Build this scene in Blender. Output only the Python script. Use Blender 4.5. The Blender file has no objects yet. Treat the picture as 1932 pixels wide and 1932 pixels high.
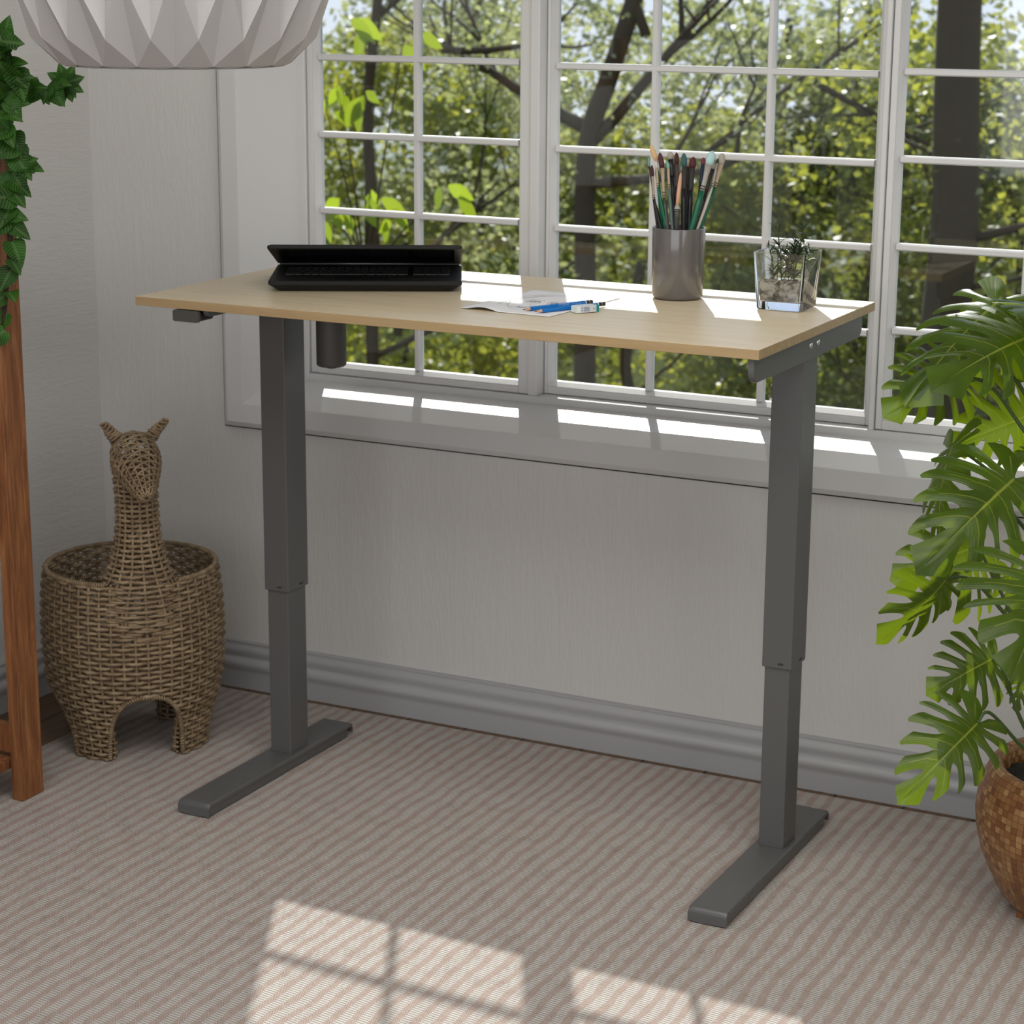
import bpy, math, random
from mathutils import Vector, Matrix, noise
R = math.radians
PI = math.pi
sc = bpy.context.scene
COL = bpy.context.scene.collection

# ------------------------------------------------------------------ helpers
class MB:
    def __init__(s):
        s.v = []; s.f = []; s.m = []; s.uv = []
    def add(s, vs, fs, mi=0, uvs=None):
        o = len(s.v); s.v += [tuple(p) for p in vs]
        for k, f in enumerate(fs):
            s.f.append([i + o for i in f]); s.m.append(mi)
            if uvs is not None: s.uv.append([uvs[i] for i in f])
            else: s.uv.append([(0, 0)] * len(f))
    def box(s, a, b, mi=0):
        x0, y0, z0 = a; x1, y1, z1 = b
        vs = [(x0,y0,z0),(x1,y0,z0),(x1,y1,z0),(x0,y1,z0),(x0,y0,z1),(x1,y0,z1),(x1,y1,z1),(x0,y1,z1)]
        s.add(vs, [(0,3,2,1),(4,5,6,7),(0,1,5,4),(1,2,6,5),(2,3,7,6),(3,0,4,7)], mi)
    def tube(s, pts, rad, n=8, mi=0, closed=False, caps=True, flat=1.0, up=None):
        pts = [Vector(p) for p in pts]
        m = len(pts)
        if m < 2: return
        rr = rad if isinstance(rad, (list, tuple)) else [rad] * m
        t = (pts[1] - pts[0]).normalized()
        up = up or (Vector((0,0,1)) if abs(t.z) < .9 else Vector((1,0,0)))
        nx = t.cross(up).normalized()
        vs = []
        for i in range(m):
            if closed: t = pts[(i+1) % m] - pts[i-1]
            elif i == 0: t = pts[1] - pts[0]
            elif i == m-1: t = pts[-1] - pts[-2]
            else: t = pts[i+1] - pts[i-1]
            if t.length < 1e-9: t = Vector((0,0,1))
            t.normalize()
            nx = (nx - t * nx.dot(t))
            if nx.length < 1e-6: nx = t.orthogonal()
            nx.normalize(); ny = t.cross(nx)
            for k in range(n):
                a = 2*PI*k/n
                vs.append(pts[i] + nx*math.cos(a)*rr[i] + ny*math.sin(a)*rr[i]*flat)
        fs = []
        for i in range(m if closed else m-1):
            j = (i+1) % m
            for k in range(n):
                k2 = (k+1) % n
                fs.append((i*n+k, i*n+k2, j*n+k2, j*n+k))
        if caps and not closed:
            fs.append(tuple(range(n-1, -1, -1))); fs.append(tuple((m-1)*n + k for k in range(n)))
        s.add(vs, fs, mi)
    def lathe(s, prof, n=48, mi=0, c=(0,0), close_bottom=False, close_top=False):
        vs = []; uvs = []
        for i, (r, z) in enumerate(prof):
            for k in range(n):
                a = 2*PI*k/n
                vs.append((c[0]+r*math.cos(a), c[1]+r*math.sin(a), z)); uvs.append((k/n, z))
        fs = []
        for i in range(len(prof)-1):
            for k in range(n):
                k2 = (k+1) % n
                fs.append((i*n+k, i*n+k2, (i+1)*n+k2, (i+1)*n+k))
        if close_bottom: fs.append(tuple(range(n-1,-1,-1)))
        if close_top: fs.append(tuple((len(prof)-1)*n+k for k in range(n)))
        s.add(vs, fs, mi, uvs)
    def prism(s, poly, lo, hi, axis='x', mi=0):
        # poly in the two other axes, extruded along axis
        def P(a, b, c):
            return {'x': (c,a,b), 'y': (a,c,b), 'z': (a,b,c)}[axis]
        n = len(poly)
        vs = [P(a,b,lo) for a,b in poly] + [P(a,b,hi) for a,b in poly]
        fs = [tuple(range(n-1,-1,-1)), tuple(range(n,2*n))]
        for i in range(n):
            j = (i+1) % n
            fs.append((i,j,n+j,n+i))
        s.add(vs, fs, mi)

def build(name, mb, mats, parent=None, smooth=False, bevel=0, loc=None, seg=2, angle=None, fixn=False):
    me = bpy.data.meshes.new(name)
    me.from_pydata(mb.v, [], mb.f); 
    if not isinstance(mats, (list, tuple)): mats = [mats]
    for m in mats: me.materials.append(m)
    me.polygons.foreach_set('material_index', mb.m)
    uvl = me.uv_layers.new(name='UVMap')
    flat = []
    for u in mb.uv:
        for p in u: flat += [p[0], p[1]]
    uvl.data.foreach_set('uv', flat)
    if fixn:
        import bmesh
        b = bmesh.new(); b.from_mesh(me); bmesh.ops.recalc_face_normals(b, faces=b.faces); b.to_mesh(me); b.free()
    if smooth: me.polygons.foreach_set('use_smooth', [True]*len(me.polygons))
    me.update()
    o = bpy.data.objects.new(name, me); COL.objects.link(o)
    if parent is not None:
        o.parent = parent
        o.matrix_parent_inverse = parent.matrix_world.inverted() if False else Matrix.Translation(-parent.location) if parent.rotation_euler.z == 0 else (Matrix.Translation(parent.location) @ Matrix.Rotation(parent.rotation_euler.z, 4, 'Z')).inverted()
    if loc: o.location = loc
    if bevel:
        bm_ = o.modifiers.new('bevel', 'BEVEL'); bm_.width = bevel; bm_.segments = seg; bm_.limit_method = 'ANGLE'; bm_.angle_limit = R(35)
    if angle:
        me.polygons.foreach_set('use_smooth', [True]*len(me.polygons))
        es = o.modifiers.new('split', 'EDGE_SPLIT'); es.split_angle = R(angle)
    return o

def sub(o, name, mb, mats, **k):
    # a sub-part: child of a part whose own vertices are in world coordinates
    c = build(name, mb, mats, None, **k); c.parent = o
    return c

def thing(name, label, cat, loc=(0,0,0), group=None):
    o = bpy.data.objects.new(name, None); COL.objects.link(o)
    o.empty_display_size = .05
    o.location = loc; o['label'] = label; o['category'] = cat
    if group: o['group'] = group
    return o
def tag(o, label, cat, group=None, kind=None):
    o['label'] = label; o['category'] = cat
    if group: o['group'] = group
    if kind: o['kind'] = kind
    return o
def struct(o):
    o['kind'] = 'structure'; return o

# ------------------------------------------------------------------ materials
def new(name):
    m = bpy.data.materials.new(name); m.use_nodes = True
    nt = m.node_tree; return m, nt, nt.nodes['Principled BSDF']
def N(nt, t, **kw):
    n = nt.nodes.new(t)
    for k, v in kw.items():
        if k in n.inputs: n.inputs[k].default_value = v
        else: setattr(n, k, v)
    return n
def L(nt, a, b): nt.links.new(a, b)
def c4(c): return (c[0], c[1], c[2], 1)
def simple(name, col, rough=.5, metal=0, spec=.5, coat=0, bump=None, tr=0):
    m, nt, b = new(name)
    b.inputs['Base Color'].default_value = c4(col); b.inputs['Roughness'].default_value = rough
    b.inputs['Metallic'].default_value = metal; b.inputs['Specular IOR Level'].default_value = spec
    b.inputs['Coat Weight'].default_value = coat
    if bump:
        sc_, st = bump
        co = N(nt, 'ShaderNodeTexCoord'); nz = N(nt, 'ShaderNodeTexNoise', Scale=sc_, Detail=4)
        L(nt, co.outputs['Object'], nz.inputs['Vector'])
        bp = N(nt, 'ShaderNodeBump', Strength=st, Distance=.002)
        L(nt, nz.outputs['Fac'], bp.inputs['Height']); L(nt, bp.outputs['Normal'], b.inputs['Normal'])
    return m
def ramp(nt, stops):
    r = N(nt, 'ShaderNodeValToRGB'); cr = r.color_ramp
    while len(cr.elements) < len(stops): cr.elements.new(.5)
    for e, (p, c) in zip(cr.elements, stops): e.position = p; e.color = c4(c)
    return r
def mapping(nt, src, scale=(1,1,1), rot=(0,0,0), loc=(0,0,0)):
    mp = N(nt, 'ShaderNodeMapping'); mp.inputs['Scale'].default_value = scale
    mp.inputs['Rotation'].default_value = rot; mp.inputs['Location'].default_value = loc
    L(nt, src, mp.inputs['Vector']); return mp.outputs['Vector']
def math_(nt, op, a, b=None, c=None):
    n = N(nt, 'ShaderNodeMath', operation=op)
    for i, x in enumerate((a, b, c)):
        if x is None: continue
        if isinstance(x, (int, float)): n.inputs[i].default_value = x
        else: L(nt, x, n.inputs[i])
    return n.outputs[0]

def wall_paint(name, stroke):
    m, nt, b = new(name)
    b.inputs['Base Color'].default_value = (.66,.65,.63,1); b.inputs['Roughness'].default_value = .55
    co = N(nt, 'ShaderNodeTexCoord')
    v = mapping(nt, co.outputs['Object'], stroke)
    n1 = N(nt, 'ShaderNodeTexNoise', Scale=9, Detail=6, Roughness=.6, Distortion=.4); L(nt, v, n1.inputs['Vector'])
    n2 = N(nt, 'ShaderNodeTexNoise', Scale=30, Detail=3, Distortion=1.2); L(nt, v, n2.inputs['Vector'])
    s = math_(nt, 'ADD', n1.outputs['Fac'], math_(nt, 'MULTIPLY', n2.outputs['Fac'], .5))
    bp = N(nt, 'ShaderNodeBump', Strength=.5, Distance=.005); L(nt, s, bp.inputs['Height'])
    L(nt, bp.outputs['Normal'], b.inputs['Normal'])
    return m
M = {}
M['wall_b'] = wall_paint('painted_wall_vertical_strokes', (3,3,.55))
M['wall_l'] = wall_paint('painted_wall_horizontal_strokes', (3,.55,3.5))
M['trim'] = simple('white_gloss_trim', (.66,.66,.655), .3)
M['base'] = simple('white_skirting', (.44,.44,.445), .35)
M['ceil'] = simple('ceiling_paint', (.75,.75,.73), .8)
M['gap_shade'] = simple('gap_shade', (.012,.014,.013), .8)
M['steel'] = simple('grey_powder_coated_steel', (.115,.115,.113), .42, .15, .5)
M['steel_dk'] = simple('dark_grey_motor_housing', (.07,.066,.06), .5)
M['blackp'] = simple('black_plastic', (.008,.0085,.0085), .45, spec=.4)
M['blackm'] = simple('matt_black_plastic', (.012,.012,.011), .6, spec=.3)
M['bolt'] = simple('zinc_bolt', (.75,.75,.72), .28, 1)
M['slot'] = simple('dark_slot', (.03,.03,.03), .7)
M['paper'] = simple('paper', (.80,.80,.80), .8)
M['graphite'] = simple('graphite', (.22,.22,.22), .7)
M['cup'] = simple('grey_glazed_ceramic', (.115,.105,.10), .18, 0, .6, coat=.4)
M['soil'] = simple('potting_soil', (.012,.010,.008), .9, bump=(80, 1))
M['wicker_base'] = simple('wicker_base', (.09,.06,.035), .8)
M['screen'] = simple('laptop_screen', (.004,.004,.004), .15)
M['white'] = simple('white_print', (.8,.8,.8), .6)
M['pencil'] = simple('blue_pencil_lacquer', (.0,.16,.52), .3)
M['black_lacq'] = simple('black_lacquer', (.008,.008,.008), .25)
M['cedar'] = simple('cedar_wood', (.62,.36,.22), .7)
M['eraser'] = simple('white_eraser', (.72,.80,.80), .6)
M['sleeve'] = simple('eraser_sleeve', (.62,.64,.66), .4)
M['teal'] = simple('teal_print', (.0,.24,.25), .4)
M['navyink'] = simple('navy_print', (.03,.07,.25), .5)
M['shade_paper'] = None

def trans_sheet(name, col, tcol, fac, rough=.5, spec=.5, extra=None):
    m, nt, b = new(name)
    b.inputs['Base Color'].default_value = c4(col); b.inputs['Roughness'].default_value = rough
    b.inputs['Specular IOR Level'].default_value = spec
    t = N(nt, 'ShaderNodeBsdfTranslucent'); t.inputs['Color'].default_value = c4(tcol)
    mx = N(nt, 'ShaderNodeMixShader'); mx.inputs[0].default_value = fac
    L(nt, b.outputs[0], mx.inputs[1]); L(nt, t.outputs[0], mx.inputs[2])
    L(nt, mx.outputs[0], nt.nodes['Material Output'].inputs['Surface'])
    return m, nt, b, t
M['shade_paper'] = trans_sheet('folded_white_paper', (.60,.585,.575), (.60,.57,.55), .22, .6, .2)[0]

# desktop: pale maple laminate with grain along x
def maple(name, c1, c2, c3):
    m, nt, b = new(name)
    co = N(nt, 'ShaderNodeTexCoord')
    v = mapping(nt, co.outputs['Object'], (1.2, 14, 14))
    n = N(nt, 'ShaderNodeTexNoise', Scale=4, Detail=7, Roughness=.62, Distortion=.35); L(nt, v, n.inputs['Vector'])
    r = ramp(nt, [(.25, c1), (.5, c2), (.75, c3)]); L(nt, n.outputs['Fac'], r.inputs['Fac'])
    # small knots
    vo = N(nt, 'ShaderNodeTexVoronoi', Scale=5.5); v2 = mapping(nt, co.outputs['Object'], (1, 2.4, 2.4)); L(nt, v2, vo.inputs['Vector'])
    kn = ramp(nt, [(.0, (.75,.62,.5)), (.045, (1,1,1))]); L(nt, vo.outputs['Distance'], kn.inputs['Fac'])
    mx = N(nt, 'ShaderNodeMixRGB', blend_type='MULTIPLY'); mx.inputs[0].default_value = .8
    L(nt, r.outputs[0], mx.inputs[1]); L(nt, kn.outputs[0], mx.inputs[2])
    L(nt, mx.outputs[0], b.inputs['Base Color']); b.inputs['Roughness'].default_value = .38
    b.inputs['Specular IOR Level'].default_value = .45
    return m
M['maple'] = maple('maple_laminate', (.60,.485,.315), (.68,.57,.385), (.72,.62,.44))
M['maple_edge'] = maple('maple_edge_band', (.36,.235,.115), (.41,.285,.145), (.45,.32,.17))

# ladder wood: reddish brown
def redwood():
    m, nt, b = new('red_brown_stained_wood')
    co = N(nt, 'ShaderNodeTexCoord')
    v = mapping(nt, co.outputs['Object'], (30, 30, 2.2))
    n = N(nt, 'ShaderNodeTexNoise', Scale=3, Detail=8, Roughness=.7, Distortion=.6); L(nt, v, n.inputs['Vector'])
    r = ramp(nt, [(.3, (.11,.038,.012)), (.5, (.24,.088,.027)), (.72, (.42,.19,.07))]); L(nt, n.outputs['Fac'], r.inputs['Fac'])
    vo = N(nt, 'ShaderNodeTexVoronoi', Scale=9); v2 = mapping(nt, co.outputs['Object'], (1.6,1.6,.8)); L(nt, v2, vo.inputs['Vector'])
    kn = ramp(nt, [(.0, (.12,.09,.08)), (.05, (.5,.45,.4)), (.09, (1,1,1))]); L(nt, vo.outputs['Distance'], kn.inputs['Fac'])
    mx = N(nt, 'ShaderNodeMixRGB', blend_type='MULTIPLY'); mx.inputs[0].default_value = .9
    L(nt, r.outputs[0], mx.inputs[1]); L(nt, kn.outputs[0], mx.inputs[2]); L(nt, mx.outputs[0], b.inputs['Base Color'])
    b.inputs['Roughness'].default_value = .6
    bp = N(nt, 'ShaderNodeBump', Strength=.4, Distance=.002); L(nt, n.outputs['Fac'], bp.inputs['Height']); L(nt, bp.outputs['Normal'], b.inputs['Normal'])
    return m
M['redwood'] = redwood()

# wicker strands
def wicker():
    m, nt, b = new('brown_wicker')
    co = N(nt, 'ShaderNodeTexCoord'); n = N(nt, 'ShaderNodeTexNoise', Scale=45, Detail=3); L(nt, co.outputs['Object'], n.inputs['Vector'])
    r = ramp(nt, [(.3, (.17,.115,.062)), (.55, (.26,.185,.105)), (.75, (.35,.26,.155))]); L(nt, n.outputs['Fac'], r.inputs['Fac'])
    L(nt, r.outputs[0], b.inputs['Base Color']); b.inputs['Roughness'].default_value = .55
    return m
M['wicker'] = wicker()

# plank floor: boards along y
def planks():
    m, nt, b = new('walnut_plank_floor')
    co = N(nt, 'ShaderNodeTexCoord')
    sp = N(nt, 'ShaderNodeSeparateXYZ'); L(nt, co.outputs['Object'], sp.inputs[0])
    xs = math_(nt, 'DIVIDE', math_(nt, 'ADD', sp.outputs['X'], 100*.1365-.055), .1365)
    fr = math_(nt, 'FRACT', xs); cell = math_(nt, 'FLOOR', xs)
    gap = math_(nt, 'LESS_THAN', fr, .035)
    v = mapping(nt, co.outputs['Object'], (40, 3, 1))
    n = N(nt, 'ShaderNodeTexNoise', Scale=3, Detail=7, Roughness=.7, Distortion=.5, noise_dimensions='4D'); L(nt, v, n.inputs['Vector']); L(nt, cell, n.inputs['W'])
    r = ramp(nt, [(.25, (.075,.042,.022)), (.5, (.15,.09,.05)), (.75, (.235,.15,.088))]); L(nt, n.outputs['Fac'], r.inputs['Fac'])
    mx = N(nt, 'ShaderNodeMixRGB'); L(nt, gap, mx.inputs[0]); L(nt, r.outputs[0], mx.inputs[1]); mx.inputs[2].default_value = (.008,.007,.006,1)
    L(nt, mx.outputs[0], b.inputs['Base Color']); b.inputs['Roughness'].default_value = .5
    return m
M['planks'] = planks()

# rug: alternating ribbed beige bands and pinkish brown bands running along y
def rugmat():
    m, nt, b = new('striped_woven_rug')
    co = N(nt, 'ShaderNodeTexCoord')
    wob = N(nt, 'ShaderNodeTexNoise', Scale=9, Detail=2); L(nt, co.outputs['Object'], wob.inputs['Vector'])
    wob2 = N(nt, 'ShaderNodeTexNoise', Scale=38, Detail=6, Roughness=.75); L(nt, co.outputs['Object'], wob2.inputs['Vector'])
    sp = N(nt, 'ShaderNodeSeparateXYZ'); L(nt, co.outputs['Object'], sp.inputs[0])
    off = math_(nt, 'ADD', math_(nt, 'MULTIPLY', math_(nt, 'SUBTRACT', wob.outputs['Fac'], .5), .024), math_(nt, 'MULTIPLY', math_(nt, 'SUBTRACT', wob2.outputs['Fac'], .5), .0035))
    x = math_(nt, 'ADD', sp.outputs['X'], off)
    ph = math_(nt, 'FRACT', math_(nt, 'DIVIDE', math_(nt, 'ADD', x, 10), .0292))
    band = N(nt, 'ShaderNodeMapRange', interpolation_type='SMOOTHSTEP'); L(nt, math_(nt, 'ABSOLUTE', math_(nt, 'SUBTRACT', ph, .5)), band.inputs[0])
    band.inputs[1].default_value = .24; band.inputs[2].default_value = .33; band.inputs[3].default_value = 0; band.inputs[4].default_value = 1   # 1 = brown band
    # ribs across each band, in y
    rib = math_(nt, 'SINE', math_(nt, 'MULTIPLY', math_(nt, 'ADD', sp.outputs['Y'], math_(nt, 'MULTIPLY', sp.outputs['X'], .12)), 2*PI/.0062))
    ribf = math_(nt, 'MULTIPLY_ADD', rib, .5, .5)
    tw = math_(nt, 'SINE', math_(nt, 'MULTIPLY', math_(nt, 'ADD', sp.outputs['Y'], math_(nt, 'MULTIPLY', sp.outputs['X'], 1.3)), 2*PI/.0042))
    twf = math_(nt, 'MULTIPLY_ADD', tw, .5, .5)
    hgt = N(nt, 'ShaderNodeMixRGB'); L(nt, band.outputs[0], hgt.inputs[0]); L(nt, ribf, hgt.inputs[1]); L(nt, twf, hgt.inputs[2])
    fine = N(nt, 'ShaderNodeTexNoise', Scale=420, Detail=3, Roughness=.7); L(nt, co.outputs['Object'], fine.inputs['Vector'])
    med = N(nt, 'ShaderNodeTexNoise', Scale=24, Detail=5, Roughness=.7); L(nt, co.outputs['Object'], med.inputs['Vector'])
    A = N(nt, 'ShaderNodeMixRGB'); L(nt, ribf, A.inputs[0]); A.inputs[1].default_value = (.36,.33,.30,1); A.inputs[2].default_value = (.63,.595,.56,1)
    B = N(nt, 'ShaderNodeMixRGB'); L(nt, twf, B.inputs[0]); B.inputs[1].default_value = (.36,.285,.245,1); B.inputs[2].default_value = (.58,.475,.425,1)
    Cc = N(nt, 'ShaderNodeMixRGB'); L(nt, band.outputs[0], Cc.inputs[0]); L(nt, A.outputs[0], Cc.inputs[1]); L(nt, B.outputs[0], Cc.inputs[2])
    r2 = ramp(nt, [(.34, (.55,.52,.50)), (.45, (.90,.89,.88)), (.62, (1.04,1.04,1.05))]); L(nt, math_(nt, 'ADD', math_(nt,'MULTIPLY',fine.outputs['Fac'],.6), math_(nt,'MULTIPLY',med.outputs['Fac'],.4)), r2.inputs['Fac'])
    D = N(nt, 'ShaderNodeMixRGB', blend_type='MULTIPLY'); D.inputs[0].default_value = 1; L(nt, Cc.outputs[0], D.inputs[1]); L(nt, r2.outputs[0], D.inputs[2])
    L(nt, D.outputs[0], b.inputs['Base Color']); b.inputs['Roughness'].default_value = .95; b.inputs['Specular IOR Level'].default_value = .15
    h = math_(nt, 'ADD', hgt.outputs[0], math_(nt, 'MULTIPLY', fine.outputs['Fac'], .8))
    bp = N(nt, 'ShaderNodeBump', Strength=.55, Distance=.003); L(nt, h, bp.inputs['Height']); L(nt, bp.outputs['Normal'], b.inputs['Normal'])
    return m
M['rug'] = rugmat()

# pot: small wooden mosaic tiles
def mosaic():
    m, nt, b = new('wooden_mosaic')
    uv = N(nt, 'ShaderNodeUVMap'); sp = N(nt, 'ShaderNodeSeparateXYZ'); L(nt, uv.outputs[0], sp.inputs[0])
    U = math_(nt, 'MULTIPLY', sp.outputs['X'], 96); V = math_(nt, 'MULTIPLY', sp.outputs['Y'], 92)
    fu, fv = math_(nt, 'FRACT', U), math_(nt, 'FRACT', V)
    cx = N(nt, 'ShaderNodeCombineXYZ'); L(nt, math_(nt,'FLOOR',U), cx.inputs[0]); L(nt, math_(nt,'FLOOR',V), cx.inputs[1])
    wn = N(nt, 'ShaderNodeTexWhiteNoise', noise_dimensions='2D'); L(nt, cx.outputs[0], wn.inputs['Vector'])
    r = ramp(nt, [(.0, (.17,.065,.02)), (.4, (.26,.115,.037)), (.75, (.33,.17,.06)), (1, (.42,.25,.105))]); L(nt, wn.outputs['Value'], r.inputs['Fac'])
    du = math_(nt, 'ABSOLUTE', math_(nt, 'SUBTRACT', fu, .5)); dv = math_(nt, 'ABSOLUTE', math_(nt, 'SUBTRACT', fv, .5))
    g = math_(nt, 'GREATER_THAN', math_(nt, 'MAXIMUM', du, dv), .465)
    mx = N(nt, 'ShaderNodeMixRGB'); L(nt, g, mx.inputs[0]); L(nt, r.outputs[0], mx.inputs[1]); mx.inputs[2].default_value = (.09,.045,.018,1)
    L(nt, mx.outputs[0], b.inputs['Base Color']); b.inputs['Roughness'].default_value = .38
    return m
M['mosaic'] = mosaic()

# monstera leaf (uv.y: distance from the midrib 0..1, uv.x: across a finger)
def leafmat(name, c_lo, c_hi, tcol, fac):
    m, nt, b, t = trans_sheet(name, c_lo, tcol, fac, .30, .38)
    uv = N(nt, 'ShaderNodeUVMap'); sp = N(nt, 'ShaderNodeSeparateXYZ'); L(nt, uv.outputs[0], sp.inputs[0])
    rib = math_(nt, 'LESS_THAN', sp.outputs['Y'], .022)
    vein = math_(nt, 'MULTIPLY', math_(nt, 'LESS_THAN', math_(nt, 'ABSOLUTE', math_(nt, 'SUBTRACT', sp.outputs['X'], .5)), .03), math_(nt, 'LESS_THAN', sp.outputs['Y'], .75))
    k = math_(nt, 'MAXIMUM', rib, math_(nt, 'MULTIPLY', vein, .6))
    co = N(nt, 'ShaderNodeTexCoord'); n = N(nt, 'ShaderNodeTexNoise', Scale=16, Detail=3); L(nt, co.outputs['Object'], n.inputs['Vector'])
    r = ramp(nt, [(.3, c_lo), (.7, c_hi)]); L(nt, n.outputs['Fac'], r.inputs['Fac'])
    mx = N(nt, 'ShaderNodeMixRGB'); L(nt, k, mx.inputs[0]); L(nt, r.outputs[0], mx.inputs[1]); mx.inputs[2].default_value = (.22,.26,.04,1)
    L(nt, mx.outputs[0], b.inputs['Base Color'])
    w = N(nt, 'ShaderNodeTexWave', Scale=2.2, Distortion=1.5); L(nt, uv.outputs[0], w.inputs['Vector'])
    bp = N(nt, 'ShaderNodeBump', Strength=.12, Distance=.002); L(nt, math_(nt,'ADD', math_(nt,'MULTIPLY',w.outputs['Fac'],.35), math_(nt,'MULTIPLY',k,-1.5)), bp.inputs['Height'])
    L(nt, bp.outputs['Normal'], b.inputs['Normal'])
    return m
M['leaf_a'] = leafmat('monstera_leaf', (.020,.048,.003), (.055,.110,.006), (.30,.42,.010), .30)
M['petiole'] = simple('monstera_petiole', (.045,.085,.015), .4)
def vineleaf():
    m, nt, b, t = trans_sheet('striped_vine_leaf', (.03,.12,.02), (.06,.22,.02), .22, .5, .22)
    uv = N(nt, 'ShaderNodeUVMap'); sp = N(nt, 'ShaderNodeSeparateXYZ'); L(nt, uv.outputs[0], sp.inputs[0])
    ax = math_(nt, 'ABSOLUTE', sp.outputs['X'])
    ph = math_(nt, 'SUBTRACT', math_(nt, 'MULTIPLY', sp.outputs['Y'], 9), math_(nt, 'MULTIPLY', ax, 5))
    s = math_(nt, 'ABSOLUTE', math_(nt, 'SUBTRACT', math_(nt, 'FRACT', ph), .5))
    line = math_(nt, 'LESS_THAN', s, .13)
    mx = N(nt, 'ShaderNodeMixRGB'); L(nt, math_(nt,'MULTIPLY',math_(nt,'MAXIMUM', line, math_(nt,'LESS_THAN',ax,.05)),.5), mx.inputs[0])
    n = N(nt, 'ShaderNodeTexNoise', Scale=30); co = N(nt, 'ShaderNodeTexCoord'); L(nt, co.outputs['Object'], n.inputs['Vector'])
    r = ramp(nt, [(.35, (.010,.045,.004)), (.65, (.028,.115,.006))]); L(nt, n.outputs['Fac'], r.inputs['Fac'])
    L(nt, r.outputs[0], mx.inputs[1]); mx.inputs[2].default_value = (.14,.24,.08,1)
    L(nt, mx.outputs[0], b.inputs['Base Color'])
    return m
M['vine'] = vineleaf()
M['vine_stem'] = simple('vine_bark', (.025,.013,.008), .8)

def tree_leaf(name, c1, c2, tc, fac=.5):
    m, nt, b, t = trans_sheet(name, c1, tc, fac, .45, .4)
    co = N(nt, 'ShaderNodeTexCoord'); n = N(nt, 'ShaderNodeTexNoise', Scale=2.2, Detail=2); L(nt, co.outputs['Object'], n.inputs['Vector'])
    w = N(nt, 'ShaderNodeTexWhiteNoise', noise_dimensions='2D'); uv = N(nt, 'ShaderNodeUVMap'); L(nt, uv.outputs[0], w.inputs['Vector'])
    f = math_(nt, 'ADD', math_(nt, 'MULTIPLY', n.outputs['Fac'], .5), math_(nt, 'MULTIPLY', w.outputs['Value'], .5))
    r = ramp(nt, [(.3, c1), (.7, c2)]); L(nt, f, r.inputs['Fac']); L(nt, r.outputs[0], b.inputs['Base Color'])
    r2 = ramp(nt, [(.3, tuple(x*.6 for x in tc)), (.75, tc)]); L(nt, f, r2.inputs['Fac']); L(nt, r2.outputs[0], t.inputs['Color'])
    return m
M['tl_yellow'] = tree_leaf('yellow_green_foliage', (.12,.15,.03), (.32,.34,.08), (.56,.57,.07))
M['tl_grey'] = tree_leaf('grey_green_foliage', (.22,.24,.10), (.50,.51,.28), (.52,.55,.20))
M['tl_dark'] = tree_leaf('dark_green_foliage', (.07,.09,.02), (.20,.23,.05), (.30,.33,.05))
M['tl_lime'] = tree_leaf('lime_foliage', (.22,.30,.03), (.33,.42,.05), (.45,.58,.03))
M['bark'] = simple('dark_bark', (.055,.038,.014), .9, bump=(12, 1))
M['ground'] = simple('leaf_litter_ground', (.06,.065,.025), .95, bump=(3, 1))

def glass_pane():
    m = bpy.data.materials.new('window_glass'); m.use_nodes = True; nt = m.node_tree; nt.nodes.clear()
    out = N(nt, 'ShaderNodeOutputMaterial'); t = N(nt, 'ShaderNodeBsdfTransparent'); t.inputs['Color'].default_value = (.96,.97,.96,1)
    g = N(nt, 'ShaderNodeBsdfGlossy'); g.inputs['Roughness'].default_value = .02; g.inputs['Color'].default_value = (.9,.9,.9,1)
    fr = N(nt, 'ShaderNodeFresnel', IOR=1.45); mx = N(nt, 'ShaderNodeMixShader')
    L(nt, fr.outputs[0], mx.inputs[0]); L(nt, t.outputs[0], mx.inputs[1]); L(nt, g.outputs[0], mx.inputs[2]); L(nt, mx.outputs[0], out.inputs['Surface'])
    return m
M['pane'] = glass_pane()
def clear_glass():
    m, nt, b = new('clear_vase_glass')
    b.inputs['Base Color'].default_value = (.97,.985,.97,1); b.inputs['Roughness'].default_value = 0; b.inputs['IOR'].default_value = 1.5
    b.inputs['Transmission Weight'].default_value = 1
    return m
M['glass'] = clear_glass()
def gravelmat():
    m, nt, b = new('pale_gravel')
    co = N(nt, 'ShaderNodeTexCoord'); vo = N(nt, 'ShaderNodeTexVoronoi', Scale=230); L(nt, co.outputs['Object'], vo.inputs['Vector'])
    n = N(nt, 'ShaderNodeTexNoise', Scale=90, Detail=4); L(nt, co.outputs['Object'], n.inputs['Vector'])
    r = ramp(nt, [(.35, (.06,.05,.04)), (.5, (.30,.26,.21)), (.62, (.60,.56,.50))]); L(nt, n.outputs['Fac'], r.inputs['Fac'])
    L(nt, r.outputs[0], b.inputs['Base Color']); b.inputs['Roughness'].default_value = .9
    bp = N(nt, 'ShaderNodeBump', Strength=1, Distance=.003); L(nt, vo.outputs['Distance'], bp.inputs['Height']); L(nt, bp.outputs['Normal'], b.inputs['Normal'])
    return m
M['gravel'] = gravelmat()
M['smallleaf'] = trans_sheet('small_green_leaf', (.02,.045,.012), (.05,.09,.02), .25, .35, .5)[0]
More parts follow.
